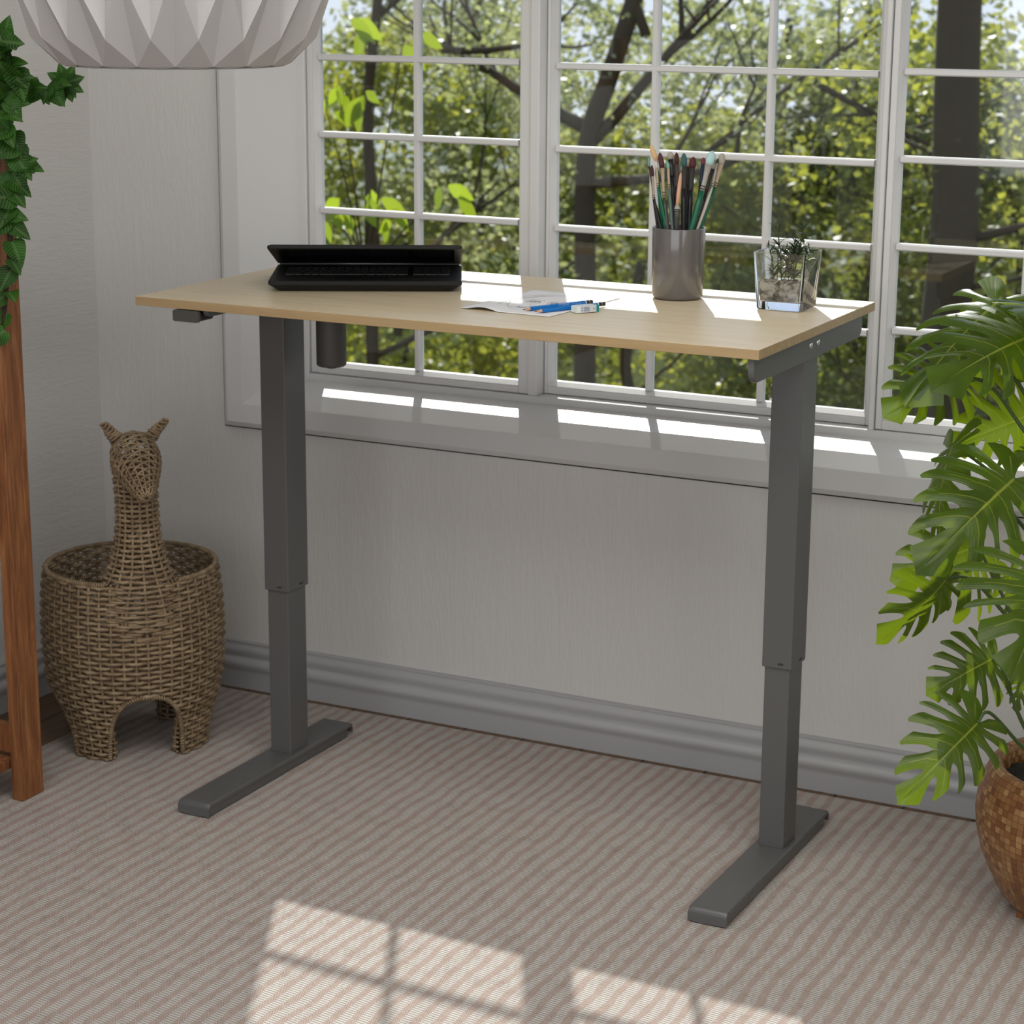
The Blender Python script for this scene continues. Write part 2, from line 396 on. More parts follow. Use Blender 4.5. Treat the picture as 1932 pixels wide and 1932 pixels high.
BC = dict(tan=(.62,.42,.20), white=(.60,.55,.52), maroon=(.07,.012,.02), mint=(.17,.38,.28), grey=(.38,.34,.28), darkred=(.05,.008,.012),
    peach=(.60,.34,.22), teal=(.03,.10,.11), red=(.16,.03,.04), ice=(.42,.62,.62), black=(.006,.006,.007), beige=(.42,.32,.21), dark=(.03,.026,.022),
    silver=(.33,.31,.28), navy=(.01,.02,.05), brown=(.06,.04,.03), green=(.0,.10,.045), darkgrey=(.05,.05,.05), greygreen=(.09,.13,.12), cream=(.50,.46,.38))
BM = {k: simple('brush_' + k, v, .4 if k in ('green','black','darkgrey','greygreen','cream','silver','beige') else .7) for k, v in BC.items()}
# ------------------------------------------------------------------ room
WY = .675; XL = -.61
XR_, YB, ZC = 3.9, -4.6, 2.6
OX0, OX1, OZ0, OZ1 = -.26, 1.78, .59, 1.82      # outer rectangle of the window casing
b = MB()
g = .0165; gz = .0078
b.box((XL-.12, WY, -.008), (OX0-g, WY+.24, ZC)); b.box((OX1+g, WY, -.008), (XR_+.12, WY+.24, ZC))
b.box((OX0-g, WY, -.008), (OX1+g, WY+.24, OZ0-gz)); b.box((OX0-g, WY, OZ1+gz), (OX1+g, WY+.24, ZC))
struct(build('wall_back', b, M['wall_b']))
b = MB(); b.box((XL-.12, YB, -.008), (XL, WY, ZC)); struct(build('wall_left', b, M['wall_l']))
b = MB(); b.box((XR_, YB, -.008), (XR_+.12, WY, ZC)); struct(build('wall_right', b, M['wall_l']))
b = MB()   # wall behind the viewer, with a wide opening added to let fill light in
b.box((XL-.12, YB-.12, -.008), (XR_+.12, YB, .7)); b.box((XL-.12, YB-.12, 2.2), (XR_+.12, YB, ZC))
b.box((XL-.12, YB-.12, .7), (-.1, YB, 2.2)); b.box((3.3, YB-.12, .7), (XR_+.12, YB, 2.2))
struct(build('wall_front', b, M['wall_b']))
b = MB(); b.box((XL-.12, YB-.12, -.10), (XR_+.12, WY+.24, -.008)); struct(build('floor', b, M['planks']))
b = MB(); b.box((XL-.12, YB-.12, ZC), (XR_+.12, WY+.24, ZC+.1)); struct(build('ceiling', b, M['ceil']))

# skirting board profile (distance from wall, height)
prof = [(0,-.008),(.0175,-.008),(.0175,.029),(.0185,.034),(.0215,.040),(.0240,.046),(.0240,.051),(.0220,.056),(.0185,.060),(.0150,.0625),(.0118,.0632),(.0125,.067),(.0150,.072),(.0165,.077),(.0160,.082),(.0135,.0865),(.0105,.090),(.0098,.0935),(.0112,.0945),(.0112,.0985),(.0095,.0995),(0,.0995)]
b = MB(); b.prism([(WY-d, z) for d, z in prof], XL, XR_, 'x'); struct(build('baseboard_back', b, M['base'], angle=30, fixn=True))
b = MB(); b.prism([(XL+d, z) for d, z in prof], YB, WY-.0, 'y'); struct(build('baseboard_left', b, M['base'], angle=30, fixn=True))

# casing around the window opening: swept profile (offset inwards, y)
cas = [(0,0,.6772),(0,0,.6535),(.0015,.0015,.6515),(.012,.012,.6440),(.053,.053,.6440),(.073,.0785,.684),(.1165,.0910,.780),(.1165,.0910,.80)]
def ringsweep(b, prof, x0, x1, z0, z1):
    vs = []
    for o, q, y in prof:
        vs += [(x0+o,y,z0+q),(x1-o,y,z0+q),(x1-o,y,z1-q),(x0+o,y,z1-q)]
    fs = []
    for i in range(len(prof)-1):
        for k in range(4):
            k2 = (k+1) % 4
            fs.append((i*4+k, i*4+k2, (i+1)*4+k2, (i+1)*4+k))
    b.add(vs, fs)
b = MB(); ringsweep(b, cas, OX0, OX1, OZ0, OZ1); struct(build('trim_1', b, M['trim'], fixn=True, bevel=.001))
b = MB()   # near-black strip, its colour standing in for shade in the gap round the casing
ringsweep(b, [(-.03,-.03,.6773),(.0,.0,.6774)], OX0, OX1, OZ0, OZ1); struct(build('gap_shade_strip', b, M['gap_shade']))

# fixed outer frame and mullions
IX0, IX1, IZ0, IZ1 = OX0+.1165, OX1-.1165, OZ0+.091, OZ1-.091
b = MB()
fy0, fy1 = .779, .832
b.box((IX0-.15,fy0,IZ0-.12),(IX0+.0195,fy1,IZ1+.12)); b.box((IX1-.0195,fy0,IZ0-.12),(IX1+.15,fy1,IZ1+.12))
b.box((IX0+.0195,fy0,IZ0-.12),(IX1-.0195,fy1,IZ0+.0145)); b.box((IX0+.0195,fy0,IZ1-.0145),(IX1-.0195,fy1,IZ1+.12))
GW = [(-.100,.374,(.7865,.7205,[.8875,1.0485,1.2095,1.370,1.531]),[.1353]), (.446,1.1145,(.8115,.721,[.8745,1.039,1.199,1.364,1.527]),[.6592,.8996]),
      (1.173,1.62,(.7865,.7235,[.8875,1.047,1.2108,1.3713,1.532]),[1.4195])]
mull = [(.4085,.4290), (1.1400,1.1500)]
for a, c in mull: b.box((a,fy0,IZ0+.0145),(c,fy1,IZ1-.0145))
struct(build('trim_3', b, M['trim'], bevel=.002))
GT = 1.685
bounds = [(IX0+.0195, mull[0][0]), (mull[0][1], mull[1][0]), (mull[1][1], IX1-.0195)]
for i, (g0, g1, (yy0, GB, ROWS), vs_) in enumerate(GW):
    w = struct(bpy.data.objects.new('window_%d' % (i+1), None)); COL.objects.link(w)
    lo, hi = bounds[i]
    b = MB(); gp = .0012
    y0, y1 = yy0, yy0+.032
    zb, zt = IZ0+.0145+gp, IZ1-.0145-gp
    bd = .009
    # stiles and rails
    b.box((lo+gp,y0,zb),(g0-bd,y1,zt)); b.box((g1+bd,y0,zb),(hi-gp,y1,zt))
    b.box((g0-bd,y0,zb),(g1+bd,y1,GB-bd)); b.box((g0-bd,y0,GT+bd),(g1+bd,y1,zt))
    build('frame', b, M['trim'], w, bevel=.0018)
    b = MB()   # sloping glazing bead
    vs = [];
    for o, y in ((-bd, y0+.002), (-bd+.001,y0+.001), (0, y0+.017), (0, y0+.030), (-bd, y0+.030)):
        vs += [(g0+o,y,GB+o),(g1-o,y,GB+o),(g1-o,y,GT-o),(g0+o,y,GT-o)]
    fs = []
    for q in range(4):
        for k in range(4):
            k2 = (k+1) % 4; fs.append((q*4+k, q*4+k2, (q+1)*4+k2, (q+1)*4+k))
    b.add(vs, fs); build('glazing_bead', b, M['trim'], w, fixn=True)
    b = MB()
    hw = .0066
    mp = [(-hw,y0+.030),(-hw,y0+.014),(-hw+.0025,y0+.010),(hw-.0025,y0+.010),(hw,y0+.014),(hw,y0+.030)]
    for x in vs_: b.prism([(x+a, y) for a, y in mp], GB, GT, 'z')
    dz = 0
    for z in ROWS: b.prism([(y-.0004, z+dz+a) for a, y in mp], g0, g1, 'x')
    build('muntins', b, M['trim'], w, fixn=True)
    b = MB(); b.box((g0-.004,y0+.0225,GB-.004),(g1+.004,y0+.0255,GT+.004)); build('glass', b, M['pane'], w)

# unseen roof overhang added outside; its edge ends the sunlight on the desk
b = MB(); b.prism([(WY+.24, 2.42),(1.62, 1.97),(1.62,1.918),(WY+.24,2.30)], XL-3, XR_+1, 'x')
struct(build('trim_4', b, M['trim'], fixn=True))

# ------------------------------------------------------------------ rug
b = MB()
nx, ny = 60, 60
x0, x1, y0, y1 = -.377, 3.3, -3.6, .625
def rz(x, y): return 0
b.box((x0,y0,-.0078),(x1,y1,0))
rug = build('rug', b, M['rug'], bevel=.002); tag(rug, 'large woven rug striped in beige and pinkish brown covering the plank floor', 'rug')

# ------------------------------------------------------------------ standing desk
H = .9717; T = .0168; DW, DD = 1.2, .595
CL, CR, CY = .1178, 1.1552, .301
desk = thing('standing_desk', 'height-adjustable desk with pale maple top on two grey telescopic legs', 'desk', (.6,.3,0))
b = MB(); b.box((0,0,H-T),(DW,DD,H-.0006)); 
# top face separate material
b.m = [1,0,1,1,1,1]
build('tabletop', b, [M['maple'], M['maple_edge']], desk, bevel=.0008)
for side, cx in (('l', CL), ('r', CR)):
    w = .035; fh = .028
    # foot: plate turned down at the front and back
    def footprof(off):
        y0, y1 = -.035+off, .4884-off; z = fh-off; r = .011-off*.5
        P = [(y0, .0025+off*0)]
        for k in range(7):
            a = PI - k*(PI/2)/6; P.append((y0+r+r*math.cos(a), z-r+r*math.sin(a)))
        for k in range(5):
            a = PI/2 - k*(PI/2)/4; P.append((y1-.006+.006*math.cos(a), z-.006+.006*math.sin(a)))
        P.append((y1, .008))
        return P
    po = footprof(0); pi = footprof(.0028)
    poly = po + pi[::-1]
    b = MB(); 
    n = len(po)
    # bow of the front edge: vertices in x
    xs = [-w, -w*.975, -w*.91, -w*.5, 0, w*.5, w*.91, w*.975, w]
    vs = []
    for x in xs:
        for (y, z) in poly:
            e = .0046 if abs(x) == w else (.0014 if abs(x) > w*.95 else 0)
            zz = z
            if z < .004 and y < 0: zz = z - .0015*(1-(x/w)**2) + .001
            vs.append((cx+x, y, zz-e if zz > .02 else zz))
    m_ = len(poly); fs = []
    for i in range(len(xs)-1):
        for k in range(m_):
            k2 = (k+1) % m_
            fs.append((i*m_+k, i*m_+k2, (i+1)*m_+k2, (i+1)*m_+k))
    for base in (0, (len(xs)-1)*m_):
        for k in range(n-1):
            fs.append((base+k, base+k+1, base+m_-2-k, base+m_-1-k))
    b.add(vs, fs)
    b.box((cx-w+.0022, -.030, .004), (cx-w+.005, .470, fh-.0048)); b.box((cx+w-.005, -.030, .004), (cx+w-.0022, .470, fh-.0048))
    build('foot', b, M['steel'], desk, fixn=True, angle=28)
    for px, py in ((-.02,-.015),(.02,-.015),(-.02,.45),(.02,.45)):
        b = MB(); b.lathe([(.0001,.0),(.009,.0),(.009,.006),(.0001,.006)], 12, c=(cx+px,py)); build('foot_pad', b, M['slot'], desk)
    b = MB(); b.box((cx-.0236,CY-.0326,fh-.001),(cx+.0236,CY+.0326,.60)); build('inner_tube', b, M['steel'], desk, bevel=.002)
    b = MB()
    ox, oy = .0276, .0366
    b.box((cx-ox,CY-oy,.364),(cx+ox,CY+oy,H-T-.0005)); o = build('outer_tube', b, M['steel'], desk, bevel=.0018)
    b = MB(); b.box((cx+.002,CY-oy-.0006,.371),(cx+.012,CY-oy+.002,.3745)); sub(o, 'slot', b, M['slot'])
    b = MB(); b.box((cx+ox-.002,CY+.004,.371),(cx+ox+.0006,CY+.016,.3745))
    sub(o, 'slot', b, M['slot'])
    # support arm under the top
    ax0, ax1 = (cx+.024, cx+.0345)
    b = MB()
    def arc(cy_, cz_, r, a0, a1, k=6): return [(cy_+r*math.cos(R(a0+(a1-a0)*i/k)), cz_+r*math.sin(R(a0+(a1-a0)*i/k))) for i in range(k+1)]
    zt = H-T-.0005; zb = zt-.034
    poly = [(.008, zt)] + arc(.028, zb+.014, .0205, 180, 262) + arc(.535, zb+.014, .022, 278, 360) + [(.557, zt)]
    if side == 'l': poly = [(.008, zt), (.009, zt-.006), (.013, zt-.0105), (.022, zt-.012), (.09, zt-.012), (.20, zb)] + arc(.535, zb+.014, .022, 278, 360) + [(.557, zt)]
    b.prism(poly, ax0, ax1, 'x')
    arm = build('support_arm', b, M['steel'], desk, fixn=True, bevel=.0012)
    bx = ax1
    for yy in (.277, .314):
        b = MB(); sgn = 1
        vs = []; 
        for (r, d) in ((.0055,0),(.0053,.0012),(.004,.0024),(.0018,.003),(.0001,.003)):
            for k in range(16):
                a = 2*PI*k/16; vs.append((bx+sgn*d, yy+r*math.cos(a), .9375+r*math.sin(a)))
        fs = [(i*16+k, i*16+(k+1)%16, (i+1)*16+(k+1)%16, (i+1)*16+k) for i in range(4) for k in range(16)]
        b.add(vs, fs); sub(arm, 'bolt', b, M['bolt'], fixn=True, smooth=True)
b = MB()   # beams between the legs
b.box((CL+.0276,CY-.02,H-T-.036),(CR-.0276,CY-.016,H-T-.001)); b.box((CL+.0276,CY+.02,H-T-.036),(CR-.0276,CY+.024,H-T-.001))
build('crossbeam', b, M['steel_dk'], desk)
mc = (.199, .335)
mc = (.2140, .3250)
b = MB(); b.lathe([(.0001,.807),(.009,.807),(.0095,.809),(.0105,.811),(.0255,.8115),(.0285,.8145),(.0290,.818),(.0290,H-T-.008),(.028,H-T-.004)], 40, c=mc, close_top=True)
mot = build('motor', b, M['steel_dk'], desk, angle=35, fixn=True)
b = MB(); b.box((mc[0]-.045,mc[1]-.036,H-T-.0075),(mc[0]+.02,mc[1]+.03,H-T-.0045)); mb_ = sub(mot, 'mounting_plate', b, M['steel_dk'])
b = MB(); b.lathe([(.004,.0),(.004,.003),(.0001,.004)], 12, c=(0,0)); 
b.v = [(x+mc[0]-.012, y+mc[1]-.040, z+H-T-.010) for x,y,z in b.v]; sub(mot, 'bolt', b, M['bolt'], smooth=True)
# handset under the left front corner
def rrect(x0, x1, z0, z1, r, k=5):
    P = []
    for cx_, cz_, a0 in ((x1-r,z1-r,0),(x0+r,z1-r,90),(x0+r,z0+r,180),(x1-r,z0+r,270)):
        for i in range(k+1):
            a = R(a0+90*i/k); P.append((cx_+r*math.cos(a), cz_+r*math.sin(a)))
    return P
b = MB(); b.prism(rrect(.083,.138,.9325,.9535,.0045), -.003, .006, 'y'); h = build('handset', b, M['steel_dk'], desk, fixn=True, bevel=.0008, angle=None)
b = MB(); b.prism(rrect(.086,.1375,.9335,.9547,.006), .006, .046, 'y'); sub(h, 'housing', b, M['blackp'], fixn=True)
b = MB(); b.box((.098,.048,.945),(.128,.10,.9547)); sub(h, 'bracket', b, M['blackm'])

# ------------------------------------------------------------------ laptop
LP = Vector((.181,.160,0)); la = math.atan2(.170,.314); e1 = Vector((math.cos(la), math.sin(la), 0)); e2 = Vector((-math.sin(la), math.cos(la), 0))
def lp(u, v, z): return LP + e1*u + e2*v + Vector((0,0,z))
lap = thing('laptop', 'half-closed black laptop on the left side of the maple desk', 'laptop', tuple(lp(.178,.12,H)))
LWd, LD = .357, .240
def lofts(secs, f):
    b = MB(); vs = []; n = len(secs[0])
    for s_ in secs: vs += [f(*p) for p in s_]
    fs = [tuple(range(n-1,-1,-1)), tuple(range((len(secs)-1)*n, len(secs)*n))]
    for i in range(len(secs)-1):
        for k in range(n):
            k2 = (k+1) % n; fs.append((i*n+k, i*n+k2, (i+1)*n+k2, (i+1)*n+k))
    b.add(vs, fs); return b
def rr(x0,y0,x1,y1,r,z):
    return [(px,py,z) for px,py in rrect(x0,x1,y0,y1,r,4)]
Z0 = H+.0006
base = lofts([rr(.018,.014,LWd-.018,LD-.006,.006,Z0), rr(.004,.003,LWd-.004,LD-.002,.008,Z0+.0095), rr(0,0,LWd,LD,.008,Z0+.0125), rr(0,0,LWd,LD,.008,Z0+.0185), rr(.0008,.0008,LWd-.0008,LD-.0008,.008,Z0+.0195)], lambda x,y,z: lp(x,y,z))
bo = build('base', base, M['blackm'], lap, fixn=True)
ZT = Z0+.0195
b = MB()
def kbox(u0,v0,u1,v1,z0,z1,ins=.0006):
    vs = [lp(u0,v0,z0),lp(u1,v0,z0),lp(u1,v1,z0),lp(u0,v1,z0),lp(u0+ins,v0+ins,z1),lp(u1-ins,v0+ins,z1),lp(u1-ins,v1-ins,z1),lp(u0+ins,v1-ins,z1)]
    b.add(vs, [(0,3,2,1),(4,5,6,7),(0,1,5,4),(1,2,6,5),(2,3,7,6),(3,0,4,7)])
rows = [[1.35,1.1,1.1,1.1,6.2,1.45,1.45,1.45,1.45],[2.3]+[1.08]*10+[2.5],[1.8]+[1.08]*11+[2.1],[1.5]+[1.08]*12+[1.6],[1.08]*13+[2.2],[1.05]*15]
for r_, row in enumerate(rows):
    tot = sum(row); x = .024; W_ = .232
    for kw in row:
        w_ = W_*kw/tot; kbox(x+.0007, .088+r_*.0185, x+w_-.0007, .088+r_*.0185+(.0168 if r_ < 5 else .011), ZT-.0003, ZT+.0016); x += w_
    x = .264; ks = [.0235]*3 if r_ == 0 else [.0176]*4
    for w_ in ks: kbox(x+.0007, .088+r_*.0185, x+w_-.0007, .088+r_*.0185+(.0168 if r_ < 5 else .011), ZT-.0003, ZT+.0016); x += w_
M['keys'] = simple('grey_black_keys', (.020,.020,.020), .35)
build('keyboard', b, M['keys'], lap)
b = MB(); kbox(.12,.012,.22,.072,ZT-.0002,ZT+.0003); build('touchpad', b, M['blackp'], lap)
b = MB(); b.tube([lp(.004,LD-.004,ZT+.002), lp(LWd-.004,LD-.004,ZT+.002)], .0022, 10); build('hinge', b, simple('grey_hinge', (.30,.31,.32), .3, .6), lap, smooth=True)
la_ = R(13.6)
def ld(u, s, t): # s along the lid from the hinge, t normal (up)
    return lp(u, LD-.004 - s*math.cos(la_) + t*math.sin(la_), ZT+.002+ s*math.sin(la_) + t*math.cos(la_))
LL = .247
def rr2(x0,y0,x1,y1,r,z): return [(px,py,z) for px,py in rrect(x0,x1,y0,y1,r,4)]
lid = lofts([rr2(.0008,.002,LWd-.0008,LL-.0008,.006,.0), rr2(0,.001,LWd,LL,.006,.001), rr2(0,.001,LWd,LL,.006,.0055), rr2(.004,.004,LWd-.004,LL-.004,.006,.0080)], lambda x,y,z: ld(x,y,z))
lo_ = build('lid', lid, M['blackm'], lap, fixn=True)
b = MB(); b.add([ld(.171,.158,-.0007),ld(.178,.150,-.0007),ld(.185,.158,-.0007),ld(.178,.1535,-.0007)],[(0,1,3),(1,2,3)]); sub(lo_, 'emblem', b, M['slot'])
b = MB(); b.add([ld(.014,.02,-.0004),ld(LWd-.014,.02,-.0004),ld(LWd-.014,LL-.014,-.0004),ld(.014,LL-.014,-.0004)], [(0,1,2,3)])
sub(lo_, 'screen', b, M['screen'])

# ------------------------------------------------------------------ drawing, pencils, eraser
b = MB()
pc = [Vector((.586,.153,0)), Vector((.765,.143,0)), Vector((.782,.405,0)), Vector((.594,.424,0))]
def paper(u, v, off=0):
    p = (pc[0]*(1-u)+pc[1]*u)*(1-v) + (pc[3]*(1-u)+pc[2]*u)*v
    cu = max(0, .42-u)/.42; cv = max(0, .25-v)/.25
    z = .0003 + .0052*math.sin(min(1, cu*1.25)*PI)*(cv**.8) + .0035*cu*cu*max(0,.5-v)
    return Vector((p.x, p.y, H+z+off))
nu, nv = 28, 28
vs = [paper(i/nu, j/nv) for j in range(nv+1) for i in range(nu+1)]
fs = [(j*(nu+1)+i, j*(nu+1)+i+1, (j+1)*(nu+1)+i+1, (j+1)*(nu+1)+i) for j in range(nv) for i in range(nu)]
b.add(vs, fs)
pap = build('paper_sheet', b, M['paper'], smooth=True); 
so = pap.modifiers.new('thickness', 'SOLIDIFY'); so.thickness = .0002; so.offset = 1
tag(pap, 'white paper sheet with a pencil drawing of a face, under the blue pencils', 'drawing')
random.seed(5)
b = MB()
def stroke(pts, w=.0004):
    P = []
    for i in range(len(pts)-1):
        for k in range(6):
            t = k/6; P.append((pts[i][0]*(1-t)+pts[i+1][0]*t, pts[i][1]*(1-t)+pts[i+1][1]*t))
    P.append(pts[-1])
    Q = [paper(u + random.uniform(-.002,.002), v + random.uniform(-.002,.002), .0004) for u, v in P]
    vs = []
    for i, q in enumerate(Q):
        d = (Q[min(i+1,len(Q)-1)] - Q[max(i-1,0)]); d.z = 0
        if d.length < 1e-9: d = Vector((1,0,0))
        n_ = Vector((-d.y, d.x, 0)).normalized()*w*random.uniform(.4,1.3)
        vs += [q-n_, q+n_]
    b.add(vs, [(2*i,2*i+1,2*i+3,2*i+2) for i in range(len(Q)-1)])
def ell(cx,cy,rx,ry,a0,a1,k=14): return [(cx+rx*math.cos(R(a0+(a1-a0)*i/k)), cy+ry*math.sin(R(a0+(a1-a0)*i/k))) for i in range(k+1)]
stroke(ell(.52,.50,.30,.33,0,360,30), .0005)
for k in range(26):      # wavy hair
    a = random.uniform(-10,190); r_ = random.uniform(1.0,1.35)
    stroke([(.52+.30*r_*math.cos(R(a+i*6)) + random.uniform(-.02,.02), .52+.33*r_*math.sin(R(a+i*6)) + random.uniform(-.015,.015)) for i in range(6)], .0004)
for ex in (.40,.64):
    for q in range(3): stroke(ell(ex,.50+q*.006,.075,.03+.006*q,10,170), .0006)
    stroke(ell(ex,.50,.075,.03,190,350)); stroke(ell(ex,.505,.025,.022,0,360), .0009); stroke(ell(ex,.56,.095,.04,30,160), .0008)
stroke([(.50,.50),(.485,.42),(.47,.37),(.50,.35),(.55,.355)], .0005)
for q in range(4): stroke(ell(.52,.27-q*.006,.09,.018,180,360), .0006)
stroke(ell(.52,.255,.09,.03,0,180), .0005)
for k in range(14):
    u = random.uniform(.3,.75); v = random.uniform(.1,.3); stroke([(u,v),(u+.05,v+.015),(u+.11,v+.012)], .0003)
sub(pap, 'pencil_lines', b, M['graphite'])

def text_mesh(txt, size, mat, M4, parent, name='lettering'):
    cu = bpy.data.curves.new(name, 'FONT'); cu.body = txt; cu.size = size; cu.align_x = 'CENTER'; cu.align_y = 'CENTER'; cu.extrude = 0.00003
    o = bpy.data.objects.new(name, cu); COL.objects.link(o)
    dg = bpy.context.evaluated_depsgraph_get(); me = bpy.data.meshes.new_from_object(o.evaluated_get(dg))
    bpy.data.objects.remove(o); me.materials.clear(); me.materials.append(mat); me.transform(M4)
    o = bpy.data.objects.new(name, me); COL.objects.link(o)
    o.parent = parent; o.matrix_parent_inverse = Matrix.Translation(-parent.location)
    return o
def frame(o, x, z):
    x = Vector(x).normalized(); z = Vector(z).normalized(); y = z.cross(x).normalized(); z = x.cross(y)
    return Matrix(((x.x,y.x,z.x,o[0]),(x.y,y.y,z.y,o[1]),(x.z,y.z,z.z,o[2]),(0,0,0,1)))
camdir = Vector((1.6,-3.4,.57)).normalized()
def pencil(tip, end, label, grade):
    tip = Vector(tip); end = Vector(end); d = (end-tip).normalized(); Lh = (end-tip).length
    t = thing('pencil', label, 'pencil', tuple((tip+end)/2), None)
    r = .0038
    side = Vector((d.y,-d.x,0)); 
    def hexr(s, r_): 
        return [tip + d*s + (side*math.cos(R(60*k+30)) + Vector((0,0,1))*math.sin(R(60*k+30)))*r_ for k in range(6)]
    def seg(s0, r0, s1, r1, nm, mat):
        b = MB(); b.add(hexr(s0,r0)+hexr(s1,r1), [(k,(k+1)%6,6+(k+1)%6,6+k) for k in range(6)]+[(5,4,3,2,1,0),(6,7,8,9,10,11)]); return build(nm, b, mat, t, fixn=True)
    seg(0,.0003,.0045,.0011,'lead',M['black_lacq'])
    seg(.0045,.0010,.0165,.0036,'sharpened_wood',M['cedar'])
    bd = seg(.0155,r,Lh-.017,r,'barrel',M['pencil'])
    seg(Lh-.017,r*1.01,Lh-.0155,r*1.01,'band',M['white'])
    cp = seg(Lh-.0155,r,Lh,r,'cap',M['black_lacq'])
    # front-top facet direction
    nf = (side*math.cos(R(30)) + Vector((0,0,1))*math.sin(R(30)))
    for s, tx, sz in ((.055,'MADE IN GERMANY',.0020),(.092,'STAEDTLER',.0046),(.121,'Mars Lumograph',.0032)):
        text_mesh(tx, sz, M['white'], frame(tip+d*s+nf*(r*.87+.0001), d, nf), t)
    text_mesh(grade, .0045, M['white'], frame(tip+d*(Lh-.008)+nf*(r*.87+.0001), Vector((-nf.x*0,0,1)).cross(nf)*-1 if False else d, nf), t)
    return t
pencil((.701,.168,H+.0045), (.7665,.313,H+.0042), 'blue pencil with black end lying farther back on the drawing, clear of the eraser', 'B')
pencil((.729,.157,H+.0045), (.7965,.301,H+.0042), 'blue pencil with black end lying nearer the desk front, partly behind the eraser', 'B')
er = thing('eraser', 'small white block eraser in a printed sleeve with a teal end, beside the pencils', 'eraser', (.80,.215,H))
A = Vector((.7905,.1985,H+.0006)); dl = Vector((.0245,.0375,0)).normalized(); ds = Vector((-dl.y, dl.x, 0))
def ebox(s0,s1,gr,nm,mat):
    b = MB(); P = lambda s,q,z: A + dl*s + ds*q + Vector((0,0,z))
    q0, q1, z1 = -gr, .019+gr, .0115+gr
    b.add([P(s0,q0,0),P(s1,q0,0),P(s1,q1,0),P(s0,q1,0),P(s0,q0,z1),P(s1,q0,z1),P(s1,q1,z1),P(s0,q1,z1)],[(0,3,2,1),(4,5,6,7),(0,1,5,4),(1,2,6,5),(2,3,7,6),(3,0,4,7)])
    return build(nm, b, mat, er, bevel=.0006 if gr == 0 else .0003)
ebox(0,.046,0,'rubber',M['eraser']); ebox(.008,.040,.0003,'sleeve',M['sleeve']); ebox(.040,.0455,.00035,'sleeve_end',M['teal'])
nrm = -ds
for s, z, tx, sz in ((.035,.006,'B',.0042),(.0375,.006,'S',.0036)):
    text_mesh(tx, sz*1.1, M['navyink'], frame(A+dl*s+nrm*.00045+Vector((0,0,z)), dl, nrm), er)
b = MB()
for q in range(6):
    P = lambda s,z: A + dl*s + nrm*.00042 + Vector((0,0,z))
    zz = .0022+q*.0014; b.add([P(.014,zz),P(.014+.013-.001*(q%3),zz),P(.014+.013-.001*(q%3),zz+.0006),P(.014,zz+.0006)],[(0,1,2,3)])
for zz in (.003,.0075): b.add([P(.0095,zz),P(.0115,zz),P(.0115,zz+.002),P(.0095,zz+.002)],[(0,1,2,3)])
build('fine_print', b, M['navyink'], er)

